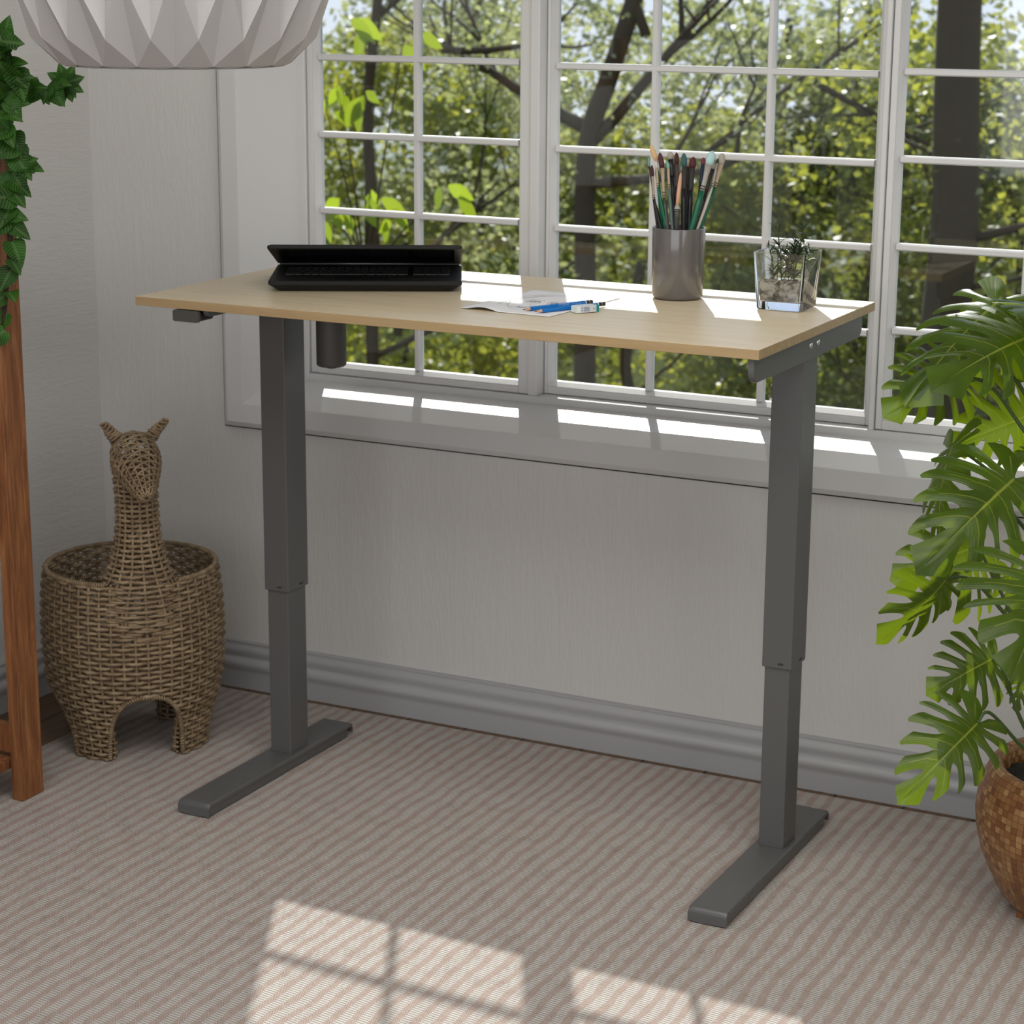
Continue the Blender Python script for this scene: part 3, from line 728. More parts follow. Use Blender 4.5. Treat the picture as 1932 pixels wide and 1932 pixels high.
# ------------------------------------------------------------------ brush cup
cc = (.868,.463)
cup = thing('brush_pot', 'dark grey glazed cylindrical pot holding paint brushes on the desk', 'pot', (cc[0],cc[1],H))
b = MB(); b.lathe([(.0001,H+.0005),(.041,H+.0005),(.0445,H+.0025),(.0462,H+.007),(.0485,H+.1265),(.0480,H+.1285),(.0465,H+.1285),(.0455,H+.1265),(.0435,H+.008),(.0001,H+.006)], 64, c=cc)
build('body', b, M['cup'], cup, smooth=True)
BRUSH = [([[0.8141, 0.4503, 1.2457], [0.8273, 0.4492, 1.2179], [0.8285, 0.447, 1.2075], [0.8333, 0.4396, 1.1723]],(9, 5, 7, 'tan', 'beige', 'green')),
([[0.8338, 0.4299, 1.2195], [0.8367, 0.4279, 1.2069], [0.8424, 0.4216, 1.1742], [0.8559, 0.4082, 1.1011]],(5, 4.5, 6.5, 'white', 'beige', 'green')),
([[0.8345, 0.4455, 1.2331], [0.8418, 0.4418, 1.2061], [0.8504, 0.4319, 1.155], [0.8614, 0.4222, 1.1001]],(9, 5.5, 8, 'maroon', 'beige', 'darkgrey')),
([[0.8202, 0.4435, 1.2102], [0.8242, 0.4401, 1.1906], [0.8307, 0.4323, 1.1508], [0.8418, 0.4239, 1.1004]],(6, 4, 6, 'maroon', 'beige', 'black')),
([[0.8055, 0.4625, 1.2223], [0.8087, 0.4598, 1.2065], [0.8173, 0.4549, 1.1735], [0.8317, 0.4417, 1.0996]],(4, 3.5, 5, 'mint', 'dark', 'black')),
([[0.8524, 0.4389, 1.2182], [0.8554, 0.4371, 1.206], [0.8605, 0.4302, 1.172], [0.8723, 0.4163, 1.1005]],(6, 4.5, 6, 'mint', 'beige', 'greygreen')),
([[0.8352, 0.4917, 1.2316], [0.8377, 0.4892, 1.2182], [0.8439, 0.4836, 1.1866], [0.8578, 0.4671, 1.1018]],(11, 9, 7, 'grey', 'black', 'black')),
([[0.8497, 0.4873, 1.231], [0.8525, 0.4831, 1.2107], [0.8577, 0.4746, 1.1707], [0.8659, 0.4599, 1.103]],(8, 8, 7, 'darkred', 'brown', 'black')),
([[0.8801, 0.4366, 1.2009], [0.881, 0.4213, 1.1442], [0.8819, 0.4188, 1.1336], [0.8831, 0.4107, 1.1024]],(7, 11, 9, 'peach', 'silver', 'darkgrey')),
([[0.8654, 0.4836, 1.2308], [0.8689, 0.479, 1.2077], [0.8731, 0.4694, 1.1655], [0.8804, 0.4543, 1.098]],(10, 9, 9, 'teal', 'dark', 'black')),
([[0.8779, 0.4994, 1.2235], [0.8781, 0.4941, 1.2039], [0.8804, 0.4839, 1.1631], [0.885, 0.4679, 1.097]],(12, 10, 9, 'maroon', 'dark', 'black')),
([[0.8908, 0.517, 1.2217], [0.8908, 0.5136, 1.2094], [0.8909, 0.5044, 1.1762], [0.8933, 0.485, 1.1021]],(8, 6, 6, 'red', 'navy', 'black')),
([[0.919, 0.4892, 1.2365], [0.9152, 0.4807, 1.2128], [0.9099, 0.4653, 1.1669], [0.9006, 0.4421, 1.1004]],(15, 9, 11, 'ice', 'silver', 'green')),
([[0.9275, 0.5151, 1.2312], [0.9274, 0.5095, 1.2112], [0.9225, 0.4961, 1.172], [0.9126, 0.4711, 1.0998]],(12, 7, 8, 'grey', 'beige', 'green')),
([[0.9252, 0.5001, 1.2228], [0.9248, 0.4975, 1.2143], [0.9218, 0.4841, 1.1714], [0.9067, 0.4564, 1.0993]],(4, 4, 5.5, 'black', 'silver', 'cream')),
([[0.9117, 0.5135, 1.2126], [0.9108, 0.5103, 1.2026], [0.9057, 0.4964, 1.1618], [0.8963, 0.4737, 1.097]],(10, 7, 7, 'grey', 'dark', 'black')),
([[0.8392, 0.5037, 1.226], [0.8398, 0.4992, 1.209], [0.8429, 0.4935, 1.1827], [0.8547, 0.4767, 1.1007]],(7, 6, 6, 'beige', 'brown', 'black')),
([[0.8622, 0.5132, 1.2184], [0.8631, 0.5098, 1.2045], [0.8673, 0.502, 1.1689], [0.8732, 0.4861, 1.1009]],(7, 6, 7, 'beige', 'dark', 'black'))]
names_ = ['tan pointed bristles, tallest at the left','narrow white bristles and green handle, left','maroon bristles on beige ferrule, left','small maroon bristles, far left','thin mint bristles, outermost at the left','small mint bristles and grey-green handle','round grey bristles on black ferrule','dark red pointed bristles, near the middle','long white and peach bristles, short at the front','teal bristles, middle','angled dark maroon bristles, right of the middle','red bristles on blue-black ferrule','wide ice-blue bristles and thick green handle','round grey bristles and green handle, far right','thin cream wooden handle, right','flat grey bristles on dark ferrule, right','beige narrow bristles behind the middle','beige narrow bristles behind the teal one']
for i, (P4, (wb,wf,wh,c1,c2,c3)) in enumerate(BRUSH):
    P4 = [Vector(p) for p in P4]; s_ = .000158*1.02*6.6
    # handle end inside the pot
    d = (P4[3]-P4[2]).normalized(); q = P4[3].copy()
    c_ = Vector((cc[0],cc[1],0))
    # keep the rim point inside the mouth
    rv = Vector((q.x-cc[0], q.y-cc[1], 0)); 
    if rv.length > .039: q -= rv.normalized()*(rv.length-.039)
    k = (q.z-(H+.012))/max(.3,-d.z); e = q + d*k
    ev = Vector((e.x-cc[0], e.y-cc[1], 0)); mxr = .036
    if ev.length > mxr: e -= ev.normalized()*(ev.length-mxr)
    e.z = H+.014
    t = thing('paint_brush', 'paint brush with ' + names_[i], 'paint brush', tuple(e), 'brushes standing in the grey pot')
    def tube(pts, rad, nm, col, flat=1):
        b = MB(); b.tube(pts, rad, 10, flat=flat, up=Vector((-.44,.9,0))); return build(nm, b, BM[col], t, smooth=True)
    rb, rf, rh = wb*s_*.5, wf*s_*.5, wh*s_*.5
    fl = .55 if wb >= 8 else .9
    mid = P4[2].lerp(q, .35)
    tube([e, q, mid, P4[2]], [rh*.55, rh*.85, rh*1.05, rf*.8], 'handle', c3)
    tube([P4[2], P4[2].lerp(P4[1],.15), P4[2].lerp(P4[1],.5), P4[1]], [rf*.85, rf*.9, rf*.9, rb*.8], 'ferrule', c2, fl)
    a, c = P4[1], P4[0]
    tube([a, a.lerp(c,.3), a.lerp(c,.65), a.lerp(c,.9), c], [rb*.8, rb*1.0, rb*.95, rb*.6, rb*.15], 'bristles', c1, fl)
    fp = MB(); 
    for z_ in (.06,.16): 
        p0 = P4[2].lerp(P4[1], z_); fp.tube([p0, p0 + (P4[1]-P4[2]).normalized()*.0012], rf*.95, 10)
    if c2 in ('beige','silver'): build('crimp', fp, BM['dark'], t, smooth=True)

# ------------------------------------------------------------------ glass cube planter
gp = thing('glass_planter', 'square clear glass vase with pale gravel and a small leafy plant, right end of desk', 'vase', (1.085,.444,H))
def sq(x0,y0,x1,y1,r,z): return [(px,py,z) for px,py in rrect(x0,x1,y0,y1,r,4)]
vx0,vx1,vy0,vy1 = 1.0425,1.1265,.401,.485
fl_ = .0065
secs = [sq(vx0+.002,vy0+.002,vx1-.002,vy1-.002,.005,H+.0006), sq(vx0,vy0,vx1,vy1,.006,H+.003), sq(vx0-fl_,vy0-fl_*.7,vx1+fl_,vy1+fl_*.7,.004,H+.1005), sq(vx0-fl_+.001,vy0-fl_*.7+.001,vx1+fl_-.001,vy1+fl_*.7-.001,.003,H+.1015),
        sq(vx0-fl_+.0035,vy0-fl_*.7+.0035,vx1+fl_-.0035,vy1+fl_*.7-.0035,.002,H+.1010), sq(vx0+.0045,vy0+.0045,vx1-.0045,vy1-.0045,.003,H+.0165), sq(vx0+.0055,vy0+.0055,vx1-.0055,vy1-.0055,.003,H+.0155)]
b = lofts(secs, lambda x,y,z: (x,y,z))
build('vase', b, M['glass'], gp, fixn=True, angle=40)
random.seed(11)
b = MB(); n = 26
gx0,gx1,gy0,gy1 = vx0+.006,vx1-.006,vy0+.006,vy1-.006
def gz(i, j): 
    x = gx0+(gx1-gx0)*i/n; y = gy0+(gy1-gy0)*j/n
    return H+.050+.006*noise.noise(Vector((x*90,y*90,0)))+.003*noise.noise(Vector((x*260,y*260,3)))
vs = []; 
for j in range(n+1):
    for i in range(n+1): vs.append((gx0+(gx1-gx0)*i/n, gy0+(gy1-gy0)*j/n, gz(i,j)))
fs = [(j*(n+1)+i, j*(n+1)+i+1, (j+1)*(n+1)+i+1, (j+1)*(n+1)+i) for j in range(n) for i in range(n)]
ring = [j for j in range(n+1)] + [(j)*(n+1)+n for j in range(1,n+1)] + [n*(n+1)+i for i in range(n-1,-1,-1)] + [j*(n+1) for j in range(n-1,0,-1)]
o_ = len(vs)
for k in ring: 
    x,y,z = vs[k]; vs.append((x+ (0.0006 if x<1.085 else -.0006), y, H+.0170))
m_ = len(ring)
for k in range(m_): fs.append((ring[k], ring[(k+1)%m_], o_+(k+1)%m_, o_+k)[::-1])
fs.append(tuple(o_+k for k in range(m_-1,-1,-1)))
b.add(vs, fs); gr_ = build('gravel', b, M['gravel'], gp, fixn=True)
b = MB(); lb = MB()
def lance(mb, base, d, ln, wd, n_):
    d = Vector(d).normalized(); s = d.cross(Vector(n_)).normalized(); nn = s.cross(d)
    vs = []; K = 5
    for k in range(K+1):
        t = k/K; w_ = wd*math.sin(PI*min(1,t*.9+.1))**.8; p = Vector(base)+d*ln*t - Vector((0,0,1))*ln*.18*t*t
        vs += [p - s*w_, p + nn*(-w_*.3), p + s*w_]
    fs = []
    for k in range(K): fs += [(k*3,k*3+1,k*3+4,k*3+3),(k*3+1,k*3+2,k*3+5,k*3+4)]
    mb.add(vs, fs)
stems = [(-.018,.0,-.020,.004,.095),(-.006,-.01,-.014,-.01,.070),(.008,.006,.022,.008,.098),(.014,-.008,.016,-.014,.066),(-.012,.012,.006,.02,.07),(.004,.0,-.004,.0,.058),(.02,.01,.034,.012,.06),(-.022,-.01,-.034,-.008,.062),(.0,.014,.02,.02,.062)]
for (sx,sy,tx,ty,hh) in stems:
    p0 = Vector((1.085+sx,.443+sy,H+.046)); p1 = Vector((1.085+tx,.443+ty,H+.046+hh)); 
    mid = p0.lerp(p1,.5)+Vector((random.uniform(-.004,.004),random.uniform(-.004,.004),0))
    b.tube([p0, mid, p1], [.0009,.0007,.0004], 6)
    for k in range(24):
        t = random.uniform(.12,1); p = p0.lerp(mid, t*2) if t < .5 else mid.lerp(p1, t*2-1)
        a = random.uniform(0,2*PI); d = (math.cos(a), math.sin(a), random.uniform(.1,1.1))
        lance(lb, p, d, random.uniform(.014,.030), random.uniform(.0017,.0034), (0,0,1))
    lance(lb, p1, (random.uniform(-.2,.2),0,1), .014, .0012, (0,1,0))
for (dx,dy,dz,ln) in ((-.012,0,.125,.010),(.026,0,.118,.011),(.018,-.006,.085,.013),(-.002,-.008,.095,.012),(.033,.01,.128,.016)):
    lance(lb, (1.085+dx,.443+dy,H+dz), (random.uniform(-1,1),random.uniform(-.5,.5),.5), ln, .0038, (0,-.6,1))
pl = build('stems', b, M['smallleaf'], gp, smooth=True); lf = sub(pl, 'leaves', lb, M['smallleaf'], smooth=True)
lf['kind'] = 'stuff'
# ------------------------------------------------------------------ wooden ladder shelf at the left wall
lad = thing('ladder_shelf', 'red-brown wooden shelf unit standing by the left wall, its post wrapped by a leafy vine', 'shelf', (-.4,-.5,0))
for (x0,x1,y0,y1) in ((-.236,-.2105,-.128,-.0655),(-.596,-.57,-.128,-.0655),(-.236,-.2105,-1.0,-.938),(-.596,-.57,-1.0,-.938)):
    b = MB(); b.box((x0,y0,.0005),(x1,y1,1.402)); build('leg', b, M['redwood'], lad, bevel=.0015)
for z in (.060,.482,.86,1.235):
    b = MB()
    for q in range(6):
        xa = -.592+q*.0595; b.box((xa,-.985,z),(xa+.052,-.078,z+.018))
    s_ = build('shelf_board', b, M['redwood'], lad, bevel=.001)
    b = MB(); b.box((-.569,-.112,z+.028),(-.2365,-.094,z+.084)); build('side_rail', b, M['redwood'], lad, bevel=.001)
    b = MB(); b.box((-.569,-.972,z+.028),(-.2365,-.954,z+.084)); build('side_rail', b, M['redwood'], lad, bevel=.001)

# ------------------------------------------------------------------ leafy vine
random.seed(21)
vine = thing('trailing_vine', 'dark green leafy vine winding around the top of the wooden shelf post', 'vine', (-.2,-.1,1.2))
def HV(path):  # smooth path
    out = []
    n = len(path)
    for i in range(n-1):
        p0 = Vector(path[max(0,i-1)]); p1 = Vector(path[i]); p2 = Vector(path[i+1]); p3 = Vector(path[min(n-1,i+2)])
        for k in range(8):
            t = k/8; out.append(.5*((2*p1)+(p2-p0)*t+(2*p0-5*p1+4*p2-p3)*t*t+(3*p1-p0-3*p2+p3)*t*t*t))
    out.append(Vector(path[-1])); return out
main = HV([(-.20,-.10,1.43),(-.19,-.085,1.37),(-.195,-.10,1.30),(-.185,-.085,1.22),(-.195,-.10,1.14),(-.19,-.11,1.06),(-.20,-.115,.98),(-.205,-.125,.91)])
arm_ = HV([(-.195,-.085,1.365),(-.185,-.055,1.345),(-.18,-.02,1.335),(-.17,.01,1.34),(-.165,.035,1.345)])
b = MB(); b.tube(main, [.0085*(1-.6*i/len(main)) for i in range(len(main))], 8); b.tube(arm_, [.005*(1-.6*i/len(arm_)) for i in range(len(arm_))], 8)
build('stem', b, M['vine_stem'], vine, smooth=True)
def heartleaf(base, d, nrm_, ln):
    d = Vector(d).normalized(); n_ = Vector(nrm_); s = d.cross(n_).normalized(); n_ = s.cross(d)
    outl = [(0,-.02),(.16,-.10),(.33,-.05),(.42,.12),(.41,.30),(.33,.50),(.22,.70),(.11,.87),(0,1.0)]
    b = MB(); vs = []; uvs = []; K = len(outl)
    for k, (w_, y_) in enumerate(outl):
        ym = max(0, (y_+.05)/1.05) if k else 0
        for q in range(-2, 3):
            f = q/2; x_ = w_*f; yy = ym + (y_-ym)*abs(f)
            z_ = .22*abs(x_)**1.2 - .25*yy*yy + .03*math.sin(yy*18)*abs(f)
            vs.append(Vector(base)+(d*yy + s*x_ + n_*z_)*ln); uvs.append((x_, yy))
    fs = []
    for k in range(K-1):
        for q in range(4): fs.append((k*5+q, k*5+q+1, (k+1)*5+q+1, (k+1)*5+q))
    b.add(vs, fs, 0, uvs); return build('leaf', b, M['vine'], vine, smooth=True)
cam_ = Vector((2.5,-3.05,.2)).normalized(); rgt = Vector((.893,.45,0))
def leafcluster(path, n, spread, ln0, ln1, droop):
    for i in range(n):
        t = (i+random.random())/n; p = path[min(len(path)-1, int(t*len(path)))]
        a = random.uniform(0, 2*PI)
        d = rgt*math.cos(a)*1.0 + Vector((0,0,1))*(math.sin(a)*.7-droop) + cam_*random.uniform(.1,.8)
        nn = cam_*1.0 + Vector((0,0,1))*random.uniform(0,.8) + rgt*random.uniform(-.5,.5)
        heartleaf(p + cam_*random.uniform(.0,.014) + rgt*random.uniform(-1,1)*spread*.4, d, nn, random.uniform(ln0, ln1))
leafcluster(main[:36], 44, .020, .038, .058, .45)
leafcluster(main[36:], 8, .012, .034, .052, .8)
leafcluster(arm_, 22, .010, .028, .044, .15)
for k in range(8):
    a = 2*PI*k/8 + .3; heartleaf(arm_[-1] + cam_*.012, rgt*math.cos(a)+Vector((0,0,1))*math.sin(a)+cam_*.35, cam_, .036)

# ------------------------------------------------------------------ wicker llama basket
LC = Vector((-.238,.272,0)); fd = Vector((.70,-.714,0)).normalized(); er_ = Vector((-fd.y, fd.x, 0)); er_ = Vector((.714,.70,0)).normalized()
def loc2(x, f, z): return LC + er_*x + fd*f + Vector((0,0,z))
lla = thing('wicker_basket', 'brown woven wicker basket shaped like a llama with open round body, left of desk', 'basket', (LC.x,LC.y,0))
def interp(tab, x):
    if x <= tab[0][0]: return tab[0][1]
    for (a, va), (c, vc) in zip(tab, tab[1:]):
        if x <= c:
            t = (x-a)/(c-a); t = t*t*(3-2*t) if False else t; return va+(vc-va)*t
    return tab[-1][1]
RT = [(0,.150),(.03,.151),(.06,.156),(.09,.163),(.12,.171),(.16,.177),(.20,.180),(.26,.180),(.31,.178),(.35,.174),(.372,.171)]
ZR = .372
def legmask(th, z):
    # th measured from the front direction; legs at +-42 and +-138 deg
    dd = min(abs(((th - c + PI) % (2*PI)) - PI) for c in (0, PI/2, PI, -PI/2))
    hw = R(31) if True else 0
    front = min(abs(((th - c + PI) % (2*PI)) - PI) for c in (0, PI)) < PI/4
    hw = R(29) if front else R(30)
    if dd >= hw: return True
    zt = .142*(1-(dd/hw)**2.6)**.5
    return z > zt
def chest(th, z):
    d = abs(((th+PI) % (2*PI)) - PI)
    k = max(0, 1-(d/R(55))**2)
    return .004*k*k*max(0, min(1, (z-.10)/.14))*1.0
def bodyP(th, z, off=0):
    r = interp(RT, z) + chest(th, z) + off
    return loc2(r*math.sin(th), r*math.cos(th), z)
# neck tube
NT = [(.16,.070,.070),(.20,.100,.078),(.25,.112,.078),(.30,.104,.092),(.33,.094,.102),(.355,.082,.112),(.38,.067,.121),(.41,.053,.124),(.45,.043,.123),(.49,.0385,.122),(.54,.0375,.121),(.58,.040,.121),(.62,.043,.121)]
def neckrc(z):
    return interp([(a, r) for a, r, c in NT], z), interp([(a, c) for a, r, c in NT], z)
def neckP(th, z, off=0):
    r, c = neckrc(z); r += off
    return loc2(r*math.sin(th), c + r*math.cos(th)*.92, z)
def inside_neck(p, z, m=0):
    r, c = neckrc(z)
    q = p - LC; x = q.dot(er_); f = q.dot(fd)
    return z > .17 and (x*x + ((f-c)/.92)**2) < (r-m)**2
def inside_body(p, z, m=.002):
    if z > ZR: return False
    q = p - LC; x = q.dot(er_); f = q.dot(fd); th = math.atan2(x, f)
    return math.hypot(x, f) < interp(RT, z) + chest(th, z) - m
def runs(b, pts, mask, rad, n, flat=1.0, closed=False):
    m_ = len(pts); 
    if closed and all(mask): b.tube(pts, rad, n, closed=True, flat=flat); return
    cur = []
    seq = list(range(m_))
    if closed:
        s0 = mask.index(False) if False in mask else 0; seq = [(s0+i) % m_ for i in range(m_)]
    for i in seq:
        if mask[i]: cur.append(pts[i])
        else:
            if len(cur) > 1: b.tube(cur, rad, n, flat=flat)
            cur = []
    if len(cur) > 1: b.tube(cur, rad, n, flat=flat)
def weave(b, P, z0, z1, dz, nst, keep, amp=.0036, rw=.0046, rs=.0031, spp=6, taper=None):
    nz = int(round((z1-z0)/dz)); tot = nst*spp
    for k in range(nz+1):
        z = z0 + (z1-z0)*k/nz; pts = []; mk = []
        for i in range(tot):
            th = 2*PI*i/tot + .02
            off = amp*math.cos(PI*i/spp + PI*k)
            zz = z + .0006*math.sin(i*1.7+k*3)
            p = P(th, zz, off); pts.append(p); mk.append(keep(th, zz, p))
        runs(b, pts, mk, rw*(1 if taper is None else taper(z)), 6, .8, True)
    for s_ in range(nst):
        th = 2*PI*s_/nst + .02; pts = []; mk = []; K = int((z1-z0)/.012)+1
        for i in range(K+1):
            z = z0 + (z1-z0)*i/K; p = P(th, z, 0); pts.append(p); mk.append(keep(th, z, p))
        runs(b, pts, mk, rs, 5)
b = MB()
weave(b, bodyP, .004, ZR-.004, .0102, 48, lambda th, z, p: legmask(th, z) and not inside_neck(p, z, .004))
# inner sides of the legs: each leg is a rolled column
for c in (42,-42,138,-138):
    th0 = R(c)
    def legP(a, z, off=0, th0=th0):
        # flattened tube behind the outer skin
        w_ = .034; d_ = .020
        r0 = interp(RT, z) - d_*.9
        x = (w_+off)*math.sin(a); y = (d_+off)*math.cos(a)
        base_ = loc2(0,0,z); er2 = er_*math.sin(th0)+fd*math.cos(th0); et = er_*math.cos(th0)-fd*math.sin(th0)
        return base_ + er2*(r0+y) + et*x
    weave(b, legP, .004, .125, .0102, 10, lambda a, z, p: math.cos(a) < .25, rw=.0036)
build('body', b, M['wicker'], lla, smooth=True)
b = MB()   # woven bottom disc
pts = []
for i in range(900):
    a = i*.14; r = .002+ i*.000178; pts.append(loc2(r*math.sin(a), r*math.cos(a), .150+.002*math.sin(a*9)))
b.tube(pts, .0042, 6); build('bottom', b, M['wicker'], lla, smooth=True)
b = MB()
weave(b, neckP, .185, .618, .0098, 16, lambda th, z, p: not inside_body(p, z), amp=.0032, rw=.0044, rs=.0030, spp=8)
build('neck', b, M['wicker'], lla, smooth=True)
# wrapped rims
def wrap(b, path, closed=False, pitch=.0052, r=.0034, rc=.0024):
    L_ = [0]
    for p, q in zip(path, path[1:]): L_.append(L_[-1]+(q-p).length)
    b.tube(path, r*.8, 6, closed=closed)
    n_ = int(L_[-1]/pitch); pts = []
    for k in range(n_*6):
        s_ = L_[-1]*k/(n_*6); i = 0
        lo, hi = 0, len(L_)-1
        while hi-lo > 1:
            mid = (lo+hi)//2
            if L_[mid] <= s_: lo = mid
            else: hi = mid
        t = (s_-L_[lo])/max(1e-9, L_[hi]-L_[lo]); p = path[lo].lerp(path[hi], t); tg = (path[hi]-path[lo]).normalized()
        n1 = tg.cross(Vector((0,0,1))); n1 = n1.normalized() if n1.length > .1 else tg.orthogonal().normalized(); n2 = tg.cross(n1)
        a = k*2*PI/6; pts.append(p + (n1*math.cos(a)+n2*math.sin(a))*r)
    b.tube(pts, rc, 5)
b = MB(); path = []
for i in range(161):
    th = R(25) + (2*PI-R(50))*i/160; path.append(loc2(.171*math.sin(th), .171*math.cos(th), ZR+.002))
wrap(b, path); build('rim', b, M['wicker'], lla, smooth=True)
for c0, hw in ((0,29),(90,30),(180,29),(-90,30)):
    b = MB(); path = []
    for i in range(81):
        dd = -1 + 2*i/80; th = R(c0 + dd*hw); z = max(.003, .142*max(0,(1-abs(dd)**2.6))**.5)
        path.append(bodyP(th, z, .001))
    wrap(b, path); build('arch_edge', b, M['wicker'], lla, smooth=True)
# head: rings round an axis from the back of the skull to the snout
b = MB()
h0 = loc2(0, .060, .640); h1 = loc2(.006, .222, .566); ax = (h1-h0); HLn = ax.length; ax.normalize()
hs = ax.cross(Vector((0,0,1))).normalized(); hu = hs.cross(ax)
HP = [(0,.004),(.05,.026),(.12,.037),(.22,.045),(.34,.047),(.46,.0445),(.58,.0385),(.70,.0310),(.82,.0235),(.91,.0185),(.965,.014),(1,.004)]
def headP(th, s, off=0):
    r = interp(HP, s)+off*.8
    return h0 + ax*(s*HLn) + hs*math.sin(th)*r + hu*math.cos(th)*r*1.04 + Vector((0,0,-.006*s))
tot = 14*6
for k in range(25):
    s = .03 + .95*k/24; pts = []
    for i in range(tot):
        th = 2*PI*i/tot; pts.append(headP(th, s + .010*math.sin(PI*i/6+PI*k), .0022*math.cos(PI*i/6 + PI*k)))
    b.tube(pts, .0023 if s < .7 else .0019, 5, closed=True)
for k in range(14):
    th = 2*PI*k/14; b.tube([headP(th, i/24) for i in range(25)], .0019, 5)
build('head', b, M['wicker'], lla, smooth=True)
for sgn in (-1, 1):
    b = MB(); e0 = h0 + ax*.035 + hs*sgn*(-.0)*0 + hu*.034
    side = hs if (h0+hs-LC).dot(er_) > (h0-hs-LC).dot(er_) else -hs
    e0 = h0 + ax*.030 + hu*.028 + side*sgn*.032
    tipv = (side*sgn*.55 + hu*.80 + ax*.05).normalized(); Le = .050
    n_ = 9
    for k in range(n_):
        t = k/(n_-1); r = .015*(1-.60*t); c_ = e0 + tipv*Le*t
        wv = tipv.cross(ax).normalized(); 
        b.tube([c_ + wv*r*math.sin(a_*PI/6) + ax*r*.45*math.cos(a_*PI/6) + tipv*.004*math.sin(a_*PI/6*1+k) for a_ in range(12)], .0026, 5, closed=True)
    for q in (-1,0,1): b.tube([e0 + tipv*Le*t/6 + wv*q*.013*(1-.60*t/6) for t in range(7)], .0020, 5)
    build('ear', b, M['wicker'], lla, smooth=True)

# ------------------------------------------------------------------ folded paper pendant lamp
lamp = thing('pendant_lamp', 'white folded-paper pendant lampshade hanging at the upper left, in front of window', 'lamp', (.262,-.221,1.40))
b = MB(); NL = 20; lc = Vector((.262,-.221,0))
view = math.atan2(-3.16+.221, 2.364-.262); z0 = 1.3985
rings = [(.176,z0-.0045,.5),(.1875,z0,0),(.2300,z0+.0415,.5),(.266,z0+.146,0),(.222,z0+.150,.5)]
V = []
def addring(r, z, o):
    st = len(V)
    for k in range(NL):
        a = view + 2*PI*(k+o)/NL; V.append((lc.x+r*math.cos(a), lc.y+r*math.sin(a), z))
    return st
fs = []
for flip in (0, 1):
    zz = lambda z: z if not flip else 2*(z0+.148)-z
    eI, aI, bI, dI, vI = [addring(r, zz(z), o) for r, z, o in rings]
    iI = addring(.155, zz(z0+.012), 0)
    F = []
    for k in range(NL):
        p, n_ = (k-1) % NL, (k+1) % NL
        F += [(aI+k, bI+k, dI+k), (aI+k, dI+k, bI+p), (bI+k, dI+n_, vI+k), (bI+k, vI+k, dI+k), (aI+k, aI+n_, bI+k), (eI+k, aI+n_, aI+k), (eI+k, iI+n_, eI+n_), (eI+k, iI+k, iI+n_)]
    fs += [f if not flip else f[::-1] for f in F]
b.add(V, fs)
sh = build('lamp_shade', b, M['shade_paper'], lamp)
so = sh.modifiers.new('thickness','SOLIDIFY'); so.thickness = .0008
b = MB(); b.tube([(lc.x,lc.y,z0+.375),(lc.x,lc.y,ZC)], .003, 8); build('cord', b, M['white'], lamp)
b = MB(); b.lathe([(.0001,ZC-.03),(.045,ZC-.03),(.05,ZC-.001)], 24, c=(lc.x,lc.y)); build('ceiling_rose', b, M['white'], lamp)

# ------------------------------------------------------------------ monstera
random.seed(3)
pcx = (1.700,.330)
mon = thing('potted_monstera', 'large monstera plant with split leaves in a brown mosaic pot at the right', 'potted plant', (pcx[0],pcx[1],0))
b = MB()
pp = [(.0001,.012),(.108,.012),(.112,.006),(.128,.010),(.145,.030),(.166,.070),(.180,.105),(.1885,.140),(.1915,.170),(.189,.200),(.181,.230),(.172,.250),(.163,.2585),(.154,.257),(.148,.248),(.146,.22),(.146,.19)]
cum = 0; V = []; UV = []; nseg = 72
for i, (r, z) in enumerate(pp):
    if i: cum += math.hypot(r-pp[i-1][0], z-pp[i-1][1])
    for k in range(nseg+1):
        a = 2*PI*k/nseg; V.append((pcx[0]+r*math.cos(a), pcx[1]+r*math.sin(a), z)); UV.append((k/nseg, cum))
fs = [(i*(nseg+1)+k, i*(nseg+1)+k+1, (i+1)*(nseg+1)+k+1, (i+1)*(nseg+1)+k) for i in range(len(pp)-1) for k in range(nseg)]
b.add(V, fs, 0, UV); build('pot', b, M['mosaic'], mon, smooth=True)
b = MB()
for k in range(5):
    a = PI*1.25+2*PI*k/5; c_ = (pcx[0]+.115*math.cos(a), pcx[1]+.115*math.sin(a)); b.box((c_[0]-.012,c_[1]-.012,.0005),(c_[0]+.012,c_[1]+.012,.016))
build('pot_foot', b, M['redwood'], mon)
b = MB(); n = 40; vs = []; 
for j in range(n+1):
    for i in range(n+1):
        x = -1+2*i/n; y = -1+2*j/n; r = math.hypot(x,y); s_ = max(abs(x),abs(y))/r if r > 0 else 1
        X, Y = pcx[0]+x*s_*.1455, pcx[1]+y*s_*.1455; vs.append((X,Y,.222+.010*noise.noise(Vector((X*40,Y*40,0)))+.006*noise.noise(Vector((X*120,Y*120,0)))))
b.add(vs, [(j*(n+1)+i, j*(n+1)+i+1, (j+1)*(n+1)+i+1, (j+1)*(n+1)+i) for j in range(n) for i in range(n)])
build('soil', b, M['soil'], mon, smooth=True)
stem = HV([(1.70,.33,.21),(1.70,.325,.35),(1.69,.32,.50),(1.67,.33,.65),(1.65,.345,.80),(1.64,.37,.92)])
b = MB(); b.tube(stem, [.013*(1-.4*i/len(stem)) for i in range(len(stem))], 10); build('stem', b, M['petiole'], mon, smooth=True)
